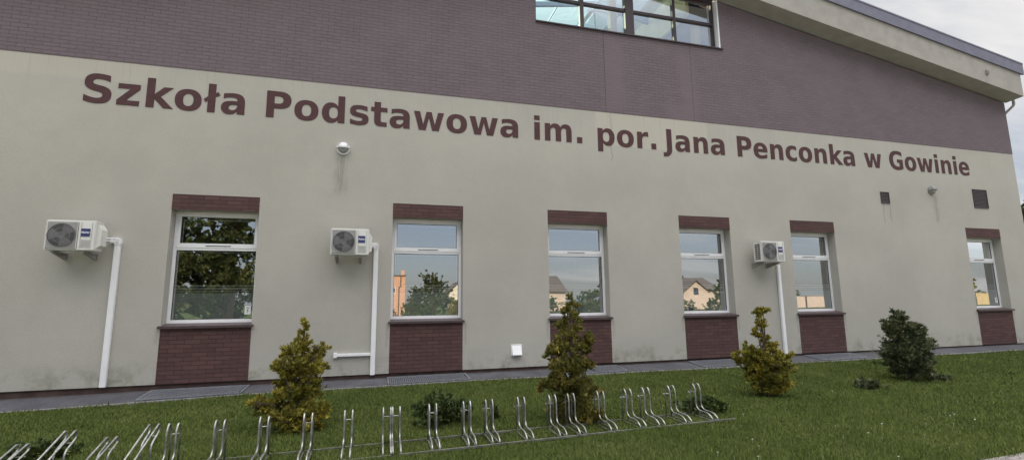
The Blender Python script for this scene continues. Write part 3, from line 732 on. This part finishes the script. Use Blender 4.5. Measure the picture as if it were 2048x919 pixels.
# ------------------------------------------------------------------ bicycle racks
GR = -.195
def rl(x): return -4.165+.052*(x-1.0)      # rear rail line
def holder(parent, x, kind='up', dz=0):
    """one wheel holder: two bent tubes and a locking loop; x = left tube"""
    yr = rl(x); m = MB(); r = .0095; W2 = .079
    H = .375+dz
    for dx in (0, W2):
        if kind == 'up':
            p = [(0,0,.012),(0,0,H-.02),(0,-.055,H+.052),(0,-.112,H-.02),(0,-.112,.135),(0,-.165,.092),(0,-.36,.088),(0,-.432,.045),(0,-.437,.012),(0,0,.012)]
            pts = fillet([(x+dx, yr+q[1], GR+q[2]) for q in p], .045, 6)
        else:
            s = 1+dz/.40
            p = [(0,-.165,.012),(0,-.165,.255*s),(0,.005,.345*s),(0,-.01,.42*s),(0,-.80,.075*s),(0,-.80,.012),(0,-.165,.012)]
            pts = fillet([(x+dx, yr+q[1], GR+q[2]) for q in p], .05, 6)
        m.tube(pts, r, 8)
    h = m.build('wheel_holder', 'galv', parent, smooth=True); h.matrix_parent_inverse = Matrix.Translation(-Vector(parent.location))
    m = MB(); hz = GR+.285+dz
    if kind == 'up': m.tube(fillet([(x,yr-.008,hz),(x-.012,yr+.06,hz+.005),(x+W2-.01,yr+.06,hz+.005),(x+W2,yr-.008,hz)], .03, 4), .006, 6)
    else: m.tube([(x,yr-.03,hz+.02),(x+W2,yr-.03,hz+.02)], .006, 6)
    l = m.build('locking_loop', 'galv', h, smooth=True)
def rack(xs_, kinds, lab, x0=None, x1=None, fy=.45):
    t = empty('bicycle_rack', (xs_[0], rl(xs_[0]), GR), lab, 'bicycle rack', 'galvanised bicycle racks on the lawn')
    for x, (k, dz) in zip(xs_, kinds): holder(t, x, k, dz)
    a = xs_[0]-.09 if x0 is None else x0; b = xs_[-1]+.17 if x1 is None else x1
    for dy, sx in ((.022,0),(-fy-.008,.07)):
        m = MB(); m.box((a+sx,0,0),(b+sx,.020,.020))
        for v in range(len(m.v)):
            p = m.v[v]; m.v[v] = (p[0], p[1]+rl(p[0])+dy, p[2]+GR+.002)
        o = m.build('rail', 'raildull', t); o.matrix_parent_inverse = Matrix.Translation(-Vector(t.location))

UP = ('up',0); HI = ('slant',0); LO = ('slant',-.085)
rack([-3.067,-2.725,-2.402,-2.072], [LO,HI,LO,HI], 'bicycle rack with sloping hoops of two heights, at the lower left edge of the lawn', fy=.79)
rack([-1.895,-1.496,-1.100,-.687,-.287,.112], [UP]*6, 'long bicycle rack with six double hoops in front of the leftmost yellow thuja', x0=-1.95, x1=.20)
rack([.211,.613,1.007], [UP]*3, 'three-hoop bicycle rack in front of the dark low juniper by the second window')
rack([1.273,1.670,2.075], [UP]*3, 'bicycle rack of three double hoops directly left of the middle yellow thuja')
rack([2.324,2.734,3.132], [UP]*3, 'bicycle rack of three double hoops starting in front of the middle yellow thuja')
rack([3.401,3.796,4.201], [UP]*3, 'rightmost bicycle rack of three double hoops, beside the flat creeping juniper', x1=4.48)

# ------------------------------------------------------------------ plants
def spray_mesh(blobs, n, size, leaves=6, up=.6, flat=.25, shell=.38, ywid=.95, thin=.20, spread=.24, twigs=None):
    """foliage sprays (flat fans of narrow leaves) set along branchlets that leave each blob's foot"""
    vol = np.array([b[3]*b[3]*b[4] for b in blobs])**.66; vol /= vol.sum()
    V = []
    for b, w in zip(blobs, vol):
        k = max(10, int(n*w)); bx,by,bz,rx_,rz2 = b
        nb = max(5, int(k/17)); C = np.array([bx,by,bz]); rr = np.array([rx_, rx_*ywid, rz2])
        d = rng.normal(size=(nb,3)); d[:,2] = d[:,2]*.8+.18; d /= np.linalg.norm(d,axis=1)[:,None]
        foot = C + rng.normal(size=(nb,3))*rr*.16 - np.array([0,0,.35])*rr
        tip = C + d*rr*(.72+.62*rng.random(nb)**1.6)[:,None]*(1+.22*np.sin(d[:,0]*7+bx*9+d[:,2]*5)*np.cos(d[:,1]*6+bz*5))[:,None]
        mid = (foot+tip)/2 + np.array([0,0,-.10])*rr + d*rr*.08
        if twigs is not None:
            for q in range(0, nb, 3): twigs.append((foot[q], mid[q], tip[q]))
        j = rng.integers(0, nb, k); t = (.28+.74*rng.random(k)**.8)[:,None]
        c = foot[j]*(1-t)**2 + mid[j]*2*t*(1-t) + tip[j]*t*t + rng.normal(size=(k,3))*rr*.075*(1.3-t)
        run = tip[j]-mid[j]; run /= np.linalg.norm(run,axis=1)[:,None]+1e-9
        ax = run*.9 + np.array([0,0,up*.75]) + rng.normal(size=(k,3))*.42
        ax /= np.linalg.norm(ax,axis=1)[:,None]
        sd = np.cross(ax, rng.normal(size=(k,3))); sd /= np.linalg.norm(sd,axis=1)[:,None]
        nn = np.cross(ax, sd); sz = size*(.5+.9*rng.random(k))
        for q in range(leaves):
            a = (q/(leaves-1)-.5)*2.0 + rng.normal(size=k)*.2; t0 = .25*q/leaves
            dr = ax*np.cos(a)[:,None] + sd*np.sin(a)[:,None] + nn*(rng.normal(size=k)*flat)[:,None]
            pr_ = np.cross(dr, nn); pr_ /= np.linalg.norm(pr_,axis=1)[:,None]
            L = (sz*(.7+.5*rng.random(k)))[:,None]; o = c + ax*(t0*sz)[:,None]
            V.append(np.stack([o, o+dr*L*.5+pr_*L*thin, o+dr*L, o+dr*L*.5-pr_*L*thin],1).reshape(-1,3))
    return np.concatenate(V)
def quads(name, V, material, parent=None, k=4):
    me = bpy.data.meshes.new(name); nv = len(V); nf = nv//k
    me.vertices.add(nv); me.vertices.foreach_set('co', V.astype(np.float32).ravel())
    me.loops.add(nv); me.loops.foreach_set('vertex_index', np.arange(nv, dtype=np.int32))
    me.polygons.add(nf); me.polygons.foreach_set('loop_start', np.arange(0,nv,k,dtype=np.int32))
    me.update(); me.validate()
    me.materials.append(M[material]); o = bpy.data.objects.new(name, me); col.objects.link(o)
    if parent: o.parent = parent
    return o
def shrub(name, cat, loc, lab, blobs, n, size, material, group=None, trunk=True, stems=None, **k):
    t = empty(name, loc, lab, cat, group)
    tw = []
    quads('foliage', spray_mesh(blobs, n, size, twigs=tw, **k), material, t)
    if trunk:
        m = MB(); top = max(b[2] for b in blobs)
        lo = min(b[2] for b in blobs)
        ctr = sorted([(b[2], b[0], b[1]) for b in blobs if b[3] > 0])
        path = [(0,0,-.08)] + [(c[1]*.6, c[2]*.6, c[0]) for c in ctr if abs(c[1]) < .35*top] 
        m.tube(path, [max(.006, .028*(1-i/len(path))) for i in range(len(path))], 6)
        for b in blobs:
            zz = max(.05, b[2]-.28*top*random.uniform(.5,1)); m.tube([(b[0]*.15,b[1]*.15,zz*.8),(b[0]*.6,b[1]*.6,zz+.05),(b[0],b[1],b[2])], [.014,.010,.004], 5)
            for q in range(3):
                a = random.uniform(0,6.28); m.tube([(b[0]*.5,b[1]*.5,b[2]-b[4]*.6),(b[0]+math.cos(a)*b[3]*.8,b[1]+math.sin(a)*b[3]*.8,b[2]+b[4]*random.uniform(-.3,.6))], [.009,.003], 4)
        for p in tw: m.tube(p, [.005,.004,.002], 4)
        m.build('trunk', 'bark', t)
    return t
g = lambda x, y: gz(x,y)
# leftmost golden thuja (1 unit ~ 165 px of the photograph)
def P1(px, py, r, rz=None, y=0, bx=592, by=866, s=165.): return ((px-bx)/s, y, (by-py)/s, r/s, (rz or r)/s)
bl = [P1(600,655,11,24),P1(598,690,17,24),P1(575,700,18,16,-.03),P1(562,712,14,14,.05),P1(622,712,15,14,.02),P1(640,700,11,10,-.04),P1(598,735,36,28),P1(568,750,26,26,.1),P1(622,748,22,20,-.1),
      P1(560,735,18,18,-.08),P1(630,772,13,18,.04),P1(642,742,8,8),P1(592,790,42,34),P1(556,785,20,22,.12),P1(582,830,52,30),P1(540,820,30,22,.1),P1(514,806,16,14,-.05),P1(625,825,30,26,-.1),P1(600,845,46,20,-.1),P1(640,835,16,22,.1)]
shrub('thuja_bush', 'bush', (-.905,-3.22,g(-.9,-3.2)), 'tall golden-green thuja with a narrow tip, leftmost of the conifers, between first and second window', bl, 6600, .042, 'thuja', 'young conifers planted on the lawn', up=.95, thin=.15)
f2 = lambda *a, **k: P1(*a, bx=1150, by=846, s=148., **k)
bl = [f2(1148,618,7,14),f2(1140,632,10,8),f2(1160,628,6,7),f2(1152,650,16,14),f2(1148,675,24,18),f2(1130,668,14,12,y=.05),f2(1175,690,18,14,y=-.05),f2(1145,705,34,22),f2(1118,715,18,18,y=.08),f2(1185,712,18,12),
      f2(1142,740,38,24),f2(1110,745,18,14,y=-.08),f2(1180,745,14,14),f2(1140,775,44,24),f2(1100,778,20,14,y=.05),f2(1155,805,42,24),f2(1175,830,30,18,y=-.1),f2(1135,828,34,18),f2(1188,790,18,20,y=.1)]
shrub('thuja_bush', 'bush', (2.515,-3.90,g(2.5,-3.9)), 'middle olive-gold thuja standing in front of the third window, behind the bicycle racks', bl, 6000, .045, 'thuja2', 'young conifers planted on the lawn', up=.95, thin=.15)
f3 = lambda *a, **k: P1(*a, bx=1540, by=797, s=130., **k)
bl = [f3(1533,624,14,9),f3(1541,622,9,7),f3(1528,632,9,6),f3(1528,655,13,12),f3(1522,670,12,13),f3(1540,650,4,10),f3(1538,680,9,14),f3(1495,698,12,12),f3(1480,705,13,9),f3(1512,705,18,14),f3(1552,700,20,14),f3(1530,722,42,22),f3(1495,725,20,16,y=.08),
      f3(1572,722,20,18,y=-.08),f3(1585,740,12,18),f3(1540,748,42,22),f3(1515,755,22,14),f3(1560,765,30,22),f3(1545,780,32,14),f3(1528,782,20,10)]
shrub('thuja_bush', 'bush', (6.09,-3.38,g(6.1,-3.4)), 'yellow-green thuja with a thin bare-stemmed top, between fourth and fifth window', bl, 5800, .046, 'thuja', 'young conifers planted on the lawn', up=.9, thin=.15)
f4 = lambda *a, **k: P1(*a, bx=1820, by=766, s=118., **k)
bl = [f4(1812,622,12,11),f4(1806,634,18,10),f4(1830,636,16,10),f4(1795,648,20,13),f4(1780,655,12,10),f4(1825,655,34,16),f4(1862,652,14,10),f4(1880,664,14,8),f4(1800,668,26,18),f4(1860,672,22,14),f4(1835,685,46,22),f4(1790,692,24,16),f4(1772,700,16,9),
      f4(1875,690,18,20),f4(1815,710,44,18),f4(1870,712,20,14),f4(1830,730,46,16),f4(1790,725,22,12),f4(1825,748,38,14),f4(1850,745,24,10)]
shrub('juniper_bush', 'bush', (9.70,-2.93,g(9.7,-2.9)), 'broad dark green juniper bush, rightmost of the conifers, beside the last window', bl, 6200, .056, 'juniper', 'young conifers planted on the lawn', thin=.13, leaves=6, spread=.3)
def low(x, y, w, h, lab, material, n=1400, size=.045, gr='low creeping junipers on the lawn', nm='creeping_juniper'):
    bl = []
    for q in range(9):
        a = q*2.4; rr = w*.62*math.sqrt((q+.5)/9); bl.append((rr*math.cos(a), rr*math.sin(a)*.7, h*(.55-.25*q/9)*random.uniform(.8,1.1), w*.32, h*.42))
    shrub(nm, 'shrub', (x,y,g(x,y)), lab, bl, n, size, material, gr, trunk=False, up=.35)
low(.86,-3.45,.50,.40, 'low dark green juniper clump on the lawn below the second window', 'creeper', 2000)
low(-3.35,-3.55,.42,.20, 'flat dark juniper patch at the lower left corner, behind the sloping rack', 'creeper', 900)
low(4.50,-3.80,.46,.22, 'flat green creeping juniper at the right end of the bicycle racks', 'creeper', 1300)
low(8.35,-3.22,.34,.13, 'tiny flat juniper sprig on the lawn left of the dark juniper bush', 'juniper', 500, .05)
low(10.35,-3.0,.30,.07, 'flat dark juniper runner on the right side of the dark juniper bush', 'juniper', 260, .05)
low(1.57,-3.42,.075,.17, 'small dark ball-shaped seedling behind the fourth bicycle rack from the right', 'tree_dark', 420, .028, nm='conifer_seedling')

# leafy branch beyond the right corner
t = empty('garden_tree', (26.6,3.3,-.3), 'leafy tree beyond the right corner of the school, one branch reaching in at the edge', 'tree')
quads('crown', spray_mesh([(0,0,4.4,1.5,1.3),(.6,.3,3.2,1.5,1.1),(-.9,-.2,3.3,.9,.6),(-1.9,-.3,2.55,.42,.22),(-1.35,-.3,2.85,.4,.3)], 1500, .22), 'tree_mid', t)
m = MB(); m.tube([(0,0,-.2),(.05,0,1.5),(.1,0,3),(0,0,4.4)], [.16,.13,.09,.04], 8).tube([(.05,0,2.2),(-.8,-.2,2.6),(-1.9,-.3,2.6)], [.06,.03,.01], 6).tube([(.1,0,2.4),(.8,.2,3.3)], [.05,.02], 6); m.build('trunk', 'bark', t)

# ------------------------------------------------------------------ surroundings behind the camera (mirrored in the panes)
def tree(x, y, h, r, lab, material, n=1300, size=None, base=.18, gr='trees across the street', low_=False):
    t = empty('broadleaf_tree', (x,y,-.2), lab, 'tree', gr)
    bl = []; nq = 11 if base > .01 else 16
    for q in range(nq):
        a = q*2.4; f = (q+.5)/nq; rr = r*.62*math.sqrt(f); bz = h*(base+.12) + (h*(1-base-.2))*(1-f*(.85 if base > .01 else .98))*random.uniform(.75,1.05)
        bl.append((rr*math.cos(a), rr*math.sin(a), bz, r*random.uniform(.3,.45), h*random.uniform(.12,.18)))
    quads('crown', spray_mesh(bl, n, size or h*.035, leaves=5, thin=.3, shell=.35), material, t)
    m = MB(); m.tube([(0,0,-.2),(.05*r,0,h*.3),(0,.04*r,h*.6),(0,0,h*.85)], [.04*h,.03*h,.018*h,.006*h], 8)
    for b in bl[::2]: m.tube([(0,0,b[2]*.55),(b[0]*.6,b[1]*.6,b[2]*.85),(b[0],b[1],b[2])], [.014*h,.009*h,.003*h], 5)
    m.build('trunk', 'bark', t); return t
tree(-11.6,-21,9.2,3.3, 'large dark leafy tree mirrored on the left side of the first window', 'tree_dark', 9500, .15, .0)
tree(-8.9,-23.5,8.6,3.1, 'dark reddish-green tree mirrored on the right side of the first window', 'tree_dark', 9500, .15, .0)
tree(-14.2,-25,9.5,3.4, 'dark leafy tree mirrored at the left edge of the first window', 'tree_dark', 5000, .17, .0)
M['stucco_orange'] = noisy('stucco_orange', (.66,.40,.27), .06, 1, .9)
M['stucco_peach'] = noisy('stucco_peach', (.60,.50,.43), .06, 1, .9)
M['stucco_white'] = noisy('stucco_white', (.72,.68,.58), .05, 1, .9)
M['stucco_yellow'] = noisy('stucco_yellow', (.58,.46,.24), .06, 1, .9)
M['rooftile'] = noisy('roof_tiles_grey', (.10,.09,.085), .15, 6, .8)
M['winglass'] = mat('far_window_glass', (.05,.06,.08), .1)
def flat_house(x0, x1, y, dep, h, lab, wins, material):
    t = empty('flat_roof_house', (x0,y,-.25), lab, 'house'); w = x1-x0
    m = MB(); m.box((0,-dep,0),(w,0,h)); m.build('wall', material, t)
    m = MB(); m.box((-.08,-dep-.08,h),(w+.08,.08,h+.12)); rf = m.build('roof', 'rooftile', t)
    m = MB(); m.box((w-.5,-1.2,h+.12),(w-.1,-.7,h+.75)); m.build('chimney', 'stucco_orange', rf)
    m = MB(); m.box((w*.35,-2.0,h+.12),(w*.55,-1.4,h+.45)); m.build('roof_hatch', 'rooftile', rf)
    for (a,b,c,d) in wins:
        m = MB(); m.box((a,-.02,c),(b,.03,d)); o = m.build('window', 'pvc', t)
        m = MB(); m.box((a+.07,.03,c+.07),((a+b)/2-.03,.04,d-.07)).box(((a+b)/2+.03,.03,c+.07),(b-.07,.04,d-.07)); m.build('pane', 'winglass', o)
    m = MB(); m.tube([(w-.55,.07,h+.05),(w-.55,.07,h*.75),(w-.75,.07,h*.7),(w-.75,.07,0)], .05, 6); m.build('downpipe', 'rooftile', t)
flat_house(-7.0, 3.35, -50, 10, 4.85, 'flat-roofed orange house mirrored at the left edge of the second window', [(2,3.4,2.7,3.5),(5,6.4,2.7,3.5),(8.0,9.2,2.75,3.45),(2,3.4,.8,2.0),(5,6.4,.8,2.0)], 'stucco_orange')
def gable_house(x0, x1, y, dep, he, hr, lab, material, axis='x', cross=None):
    """ridge along x ('x') or along y ('y')"""
    t = empty('gabled_house', (x0,y,-.25), lab, 'house'); w = x1-x0; e = .35
    m = MB()
    if axis == 'y':
        m.prism([(0,0),(w,0),(w,he),(w/2,hr-.1),(0,he)], 1, -dep, 0)
        m.build('wall', material, t); r_m = MB(); s = (hr-he)/(w/2)
        for sg in (-1,1):
            xe = w/2+sg*(w/2+e); r_m.prism([(w/2,hr),(xe,he-s*e),(xe,he-s*e+.14),(w/2,hr+.14)], 1, -dep-e, e)
        rf = r_m.build('roof', 'rooftile', t)
    else:
        m.box((0,-dep,0),(w,0,he)); m.prism([(-dep,he),(0,he),(-dep/2,hr-.1)], 0, 0, w); m.build('wall', material, t)
        r_m = MB(); s = (hr-he)/(dep/2)
        for sg in (-1,1):
            ye = -dep/2+sg*(dep/2+e); r_m.prism([(-dep/2,hr),(ye,he-s*e),(ye,he-s*e+.14),(-dep/2,hr+.14)], 0, -e, w+e)
        rf = r_m.build('roof', 'rooftile', t)
        if cross:
            a, b = cross; mm = MB(); mm.prism([(a,0),(b,0),(b,he*.9),((a+b)/2,hr*.86),(a,he*.9)], 1, -dep/2, 1.2); mm.build('gable_bay', material, t)
            q = (a+b)/2; mm = MB(); zz = hr*.86; s2 = (zz-he*.9)/((b-a)/2)
            for sg in (-1,1):
                xe = q+sg*((b-a)/2+.3); mm.prism([(q,zz+.05),(xe,he*.9-s2*.3+.05),(xe,he*.9-s2*.3+.2),(q,zz+.2)], 1, -dep/2, 1.5)
            mm.build('bay_roof', 'rooftile', t)
            mm = MB(); mm.box((q-.5,1.2,he*.75),(q+.4,1.25,he*.75+1.1)); mm.build('window', 'winglass', t)
    m = MB(); m.box((w*.62,-dep/2-.3,hr-.4),(w*.62+.6,-dep/2+.3,hr+.55)); m.build('chimney', 'rooftile', rf)
    for a in (.18,.68):
        m = MB(); m.box((w*a,-.02,1.0),(w*a+1.2,.04,2.2)); o = m.build('window', 'pvc', t)
        m = MB(); m.box((w*a+.08,.04,1.08),(w*a+1.12,.05,2.12)); m.build('pane', 'winglass', o)
    return t
gable_house(17.4,22.5,-110,9,4.3,6.6,'small white gabled house mirrored at the right edge of the second window','stucco_white','y')
gable_house(19.2,28.2,-60,8.5,3.15,5.6,'grey-roofed peach house mirrored in the third window','stucco_peach','x')
gable_house(34.0,38.5,-100,8,3.6,5.6,'far small white house mirrored right of centre in the third window','stucco_white','y')
gable_house(44.5,56.2,-60,9,3.3,5.35,'large grey-roofed peach house with a gabled bay, mirrored in the fourth window','stucco_peach','x',cross=(4.0,8.6))
def shed(x0,x1,y,h,lab,material):
    t = empty('boundary_wall', (x0,y,-.25), lab, 'wall'); w = x1-x0
    m = MB(); m.box((0,-.3,0),(w,0,h)); m.build('panel', material, t)
    m = MB(); m.box((-.05,-.36,h),(w+.05,.06,h+.1)); m.build('coping', 'kerb', t)
    m = MB(); m.box((w*.45,0,0),(w*.45+.3,.08,h)); m.build('pillar', 'rooftile', t)
shed(70.5,79,-60,2.05,'low orange wall mirrored at the bottom of the fifth window','stucco_peach')
shed(112,124,-60,2.4,'pale yellow wall mirrored at the bottom of the last window','stucco_yellow')
tree(5.9,-42,4.9,2.9,'dark round tree mirrored in the middle of the second window','tree_dark',4200,.13,.0)
tree(3.9,-41,3.4,1.2,'slim dark tree mirrored beside the orange house in the second window','tree_dark',1500,.11,.0)
for (x,y,h,r,mt,lb) in ((6.15,-29,2.0,.7,'tree_yellow','golden bush mirrored at the lower right of the second window'),
    (2.7,-28,2.0,1.3,'tree_mid','grey-green bush mirrored low in the middle of the second window'),(4.5,-29,2.1,1.5,'tree_mid','soft green bush mirrored below the dark tree in the second window'),
    (1.2,-29,1.1,.6,'tree_mid','small green bush mirrored at the foot of the orange house'),(6.9,-31,1.9,.8,'tree_mid','green bush mirrored behind the golden bush'),
    (15.0,-30,2.0,1.5,'tree_mid','green bush mirrored at the lower left of the third window'),(18.6,-30,2.9,1.8,'tree_mid','green hedge bush mirrored right of centre in the third window'),(20.9,-32,3.2,1.8,'tree_dark','dark hedge bush mirrored at the right of the third window'),(16.9,-29,1.9,1.2,'tree_dark','dark low bush mirrored at the bottom of the third window'),
    (29.5,-31,1.7,1.5,'tree_mid','green bush mirrored at the lower left of the fourth window'),(32.6,-30,3.4,1.9,'tree_mid','tall green bush mirrored at the right of the fourth window'),(31.2,-30,1.5,1.2,'tree_mid','small green bush mirrored at the bottom of the fourth window'),
    (74,-66,5.4,2.6,'tree_dark','dark tree mirrored left in the fifth window'),(78,-67,5.0,2.6,'tree_dark','dark tree mirrored right in the fifth window'),
    (119.5,-63,7.0,3.2,'tree_yellow','olive yellow tree mirrored in the last window'),(42,-62,5,2.5,'tree_mid','green tree standing left of the large peach house'),(60,-63,6,3,'tree_mid','green tree standing right of the large peach house')):
    tree(x,y,h,r,lb,mt,1500,h*.040,.0)

# ------------------------------------------------------------------ grass
def inframe(P, mg=.12):
    d = P - np.array([0,-10,1.351]); x = d@np.array(r_); y = d@np.array(u_); zz = d@np.array(f_)
    ok = zz > .3; a = x/np.maximum(zz,.3)*foc; b = y/np.maximum(zz,.3)*foc
    return ok & (np.abs(a) < 1024*(1+mg)) & (b < 460*(1+mg)) & (b > -460*(1+mg*1.6))
N = 2200000
X = rng.random(N)*34-9; Y = -8.2+rng.random(N)*(8.2+PE-.0)
keep = rng.random(N) < np.clip((5.2/np.hypot(X, Y+10))**2.1, 0, 1)
pe = np.interp(X, [e[0] for e in edge], [e[1] for e in edge], left=-99)
keep &= ~((Y < pe+.05*rng.normal(size=N)) & (X > 5.3))
X, Y = X[keep], Y[keep]
hm = np.interp(X, [a for a,_ in EDGE], [b for _,b in EDGE]); tt = np.clip((PE-Y)/2.9,0,1); tt = tt*tt*(3-2*tt)
Z = hm*(1-tt)-.2*tt+.008*np.sin(X*1.7+Y*2.3)+.006*np.sin(X*3.9-Y*3.1)*tt
P = np.stack([X,Y,Z],1); P = P[inframe(P)]; n = len(P); print('grass blades', n)
cl = np.sin(P[:,0]*5.1+P[:,1]*3.7)*np.sin(P[:,0]*2.3-P[:,1]*6.1)+.6*np.sin(P[:,0]*13+P[:,1]*11)
hgt = (.022+.018*rng.random(n))*(1+.12*cl); hgt[rng.random(n)<.012] *= 1.6; hgt[(P[:,1] > PE-.07) & (rng.random(n)<.5)] *= 1.9
dist = np.hypot(P[:,0],P[:,1]+10); wd = .0042*(dist/5)**.8*(.7+.6*rng.random(n))
an = rng.random(n)*6.283; ln = rng.normal(size=(n,2))*.45
S = np.stack([np.cos(an),np.sin(an),np.zeros(n)],1)*wd[:,None]
Tp = P+np.stack([ln[:,0]*hgt, ln[:,1]*hgt, hgt],1)
low_ = P-np.array([0,0,.008])
Vg = np.stack([low_-S, low_+S, Tp],1).reshape(-1,3)
tag(quads('grass', Vg, 'grass', k=3), 'short mown green grass covering the lawn in front of the school', 'grass', kind='stuff')
# daisies
m = MB()
for q in range(95):
    x = random.choice([random.uniform(-3,12), random.gauss(4.2,1.2), random.gauss(7,1.5)]); y = random.uniform(-6.4,-1.2) if random.random()<.4 else random.gauss(-5.6,.5)
    if y > -1 or (x > 5.3 and y < -6.4): continue
    zz = g(x,y)+random.uniform(.035,.055); r1 = random.uniform(.008,.014)
    tl = random.uniform(-.3,.3)
    m.add([(x+r1*math.cos(a*1.047), y+r1*math.sin(a*1.047), zz+r1*math.cos(a*1.047)*tl-r1*.3*math.sin(a*1.047)) for a in range(6)]+[(x,y,zz-.006)], [(0,1,2,3,4,5)]+[(a,(a+1)%6,6) for a in range(6)])
    m.tube([(x,y,zz-.006),(x,y,zz-.05)], .0012, 3)
tag(m.build('daisies', 'daisy'), 'scattered tiny white daisies in the lawn', 'flowers', kind='stuff')

# ------------------------------------------------------------------ light
EL, AZ = 27., -22.      # sun behind the building, to the left of north (+Y)
sd = Vector((math.sin(R(AZ))*math.cos(R(EL)), math.cos(R(AZ))*math.cos(R(EL)), math.sin(R(EL))))
L = bpy.data.lights.new('sun', 'SUN'); L.energy = 3.2; L.angle = R(.5); L.color = (1.,.80,.58)
so = bpy.data.objects.new('sun', L); col.objects.link(so); so.rotation_euler = (-sd).to_track_quat('-Z','Y').to_euler(); so.location = (0,0,30)
w = bpy.data.worlds.new('World'); sc.world = w; w.use_nodes = True; nt = w.node_tree
class WN(NT):
    def __init__(s): s.nt = nt; s.b = None
t = WN(); bg = nt.nodes['Background']; bg.inputs[1].default_value = .12
sky = t.n('ShaderNodeTexSky'); sky.sky_type = 'NISHITA'; sky.sun_disc = False
sky.sun_elevation = R(EL); sky.sun_rotation = R(AZ); sky.air_density = 1.; sky.dust_density = 1.5; sky.ozone_density = 1.
gv = t.coord('Generated'); x, y, z = t.xyz(gv)
zz = t.math('ADD', t.math('MAXIMUM', z, 0.), .18)
cv = t.n('ShaderNodeCombineXYZ'); t.l(t.math('DIVIDE', x, zz), cv.inputs[0]); t.l(t.math('DIVIDE', y, zz), cv.inputs[1]); t.l(t.math('MULTIPLY', z, .5), cv.inputs[2])
mp = t.n('ShaderNodeMapping'); mp.inputs['Rotation'].default_value = (0,0,R(35)); mp.inputs['Scale'].default_value = (.55,1.5,1); t.l(cv.outputs[0], mp.inputs[0])
nz = t.noise(mp.outputs[0], .9, 8, .58, .35)
bias = t.math('MULTIPLY_ADD', t.math('ADD', t.math('MULTIPLY', x, .8), t.math('MULTIPLY', y, .35)), .13, .0)
mk = t.ramp(t.math('ADD', nz, bias), .50, .74)
dim = t.mix(.45, t.mix(1., sky.outputs[0], (.50,.50,.53), 'MULTIPLY'), (3.5,3.6,3.8))
c = t.mix(t.math('MULTIPLY', mk, .85), dim, (4.75,4.62,4.45))
hi = t.ramp(z, .48, .80)       # overhead sky brightened above the view, added to light the wall
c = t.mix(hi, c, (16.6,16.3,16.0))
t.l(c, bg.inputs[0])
sc.view_settings.view_transform = 'Standard'; sc.view_settings.look = 'None'; sc.view_settings.gamma = 1; sc.view_settings.use_curve_mapping = False
sc.view_settings.exposure = 0.80
sc.cycles.max_bounces = 8; sc.cycles.transparent_max_bounces = 12
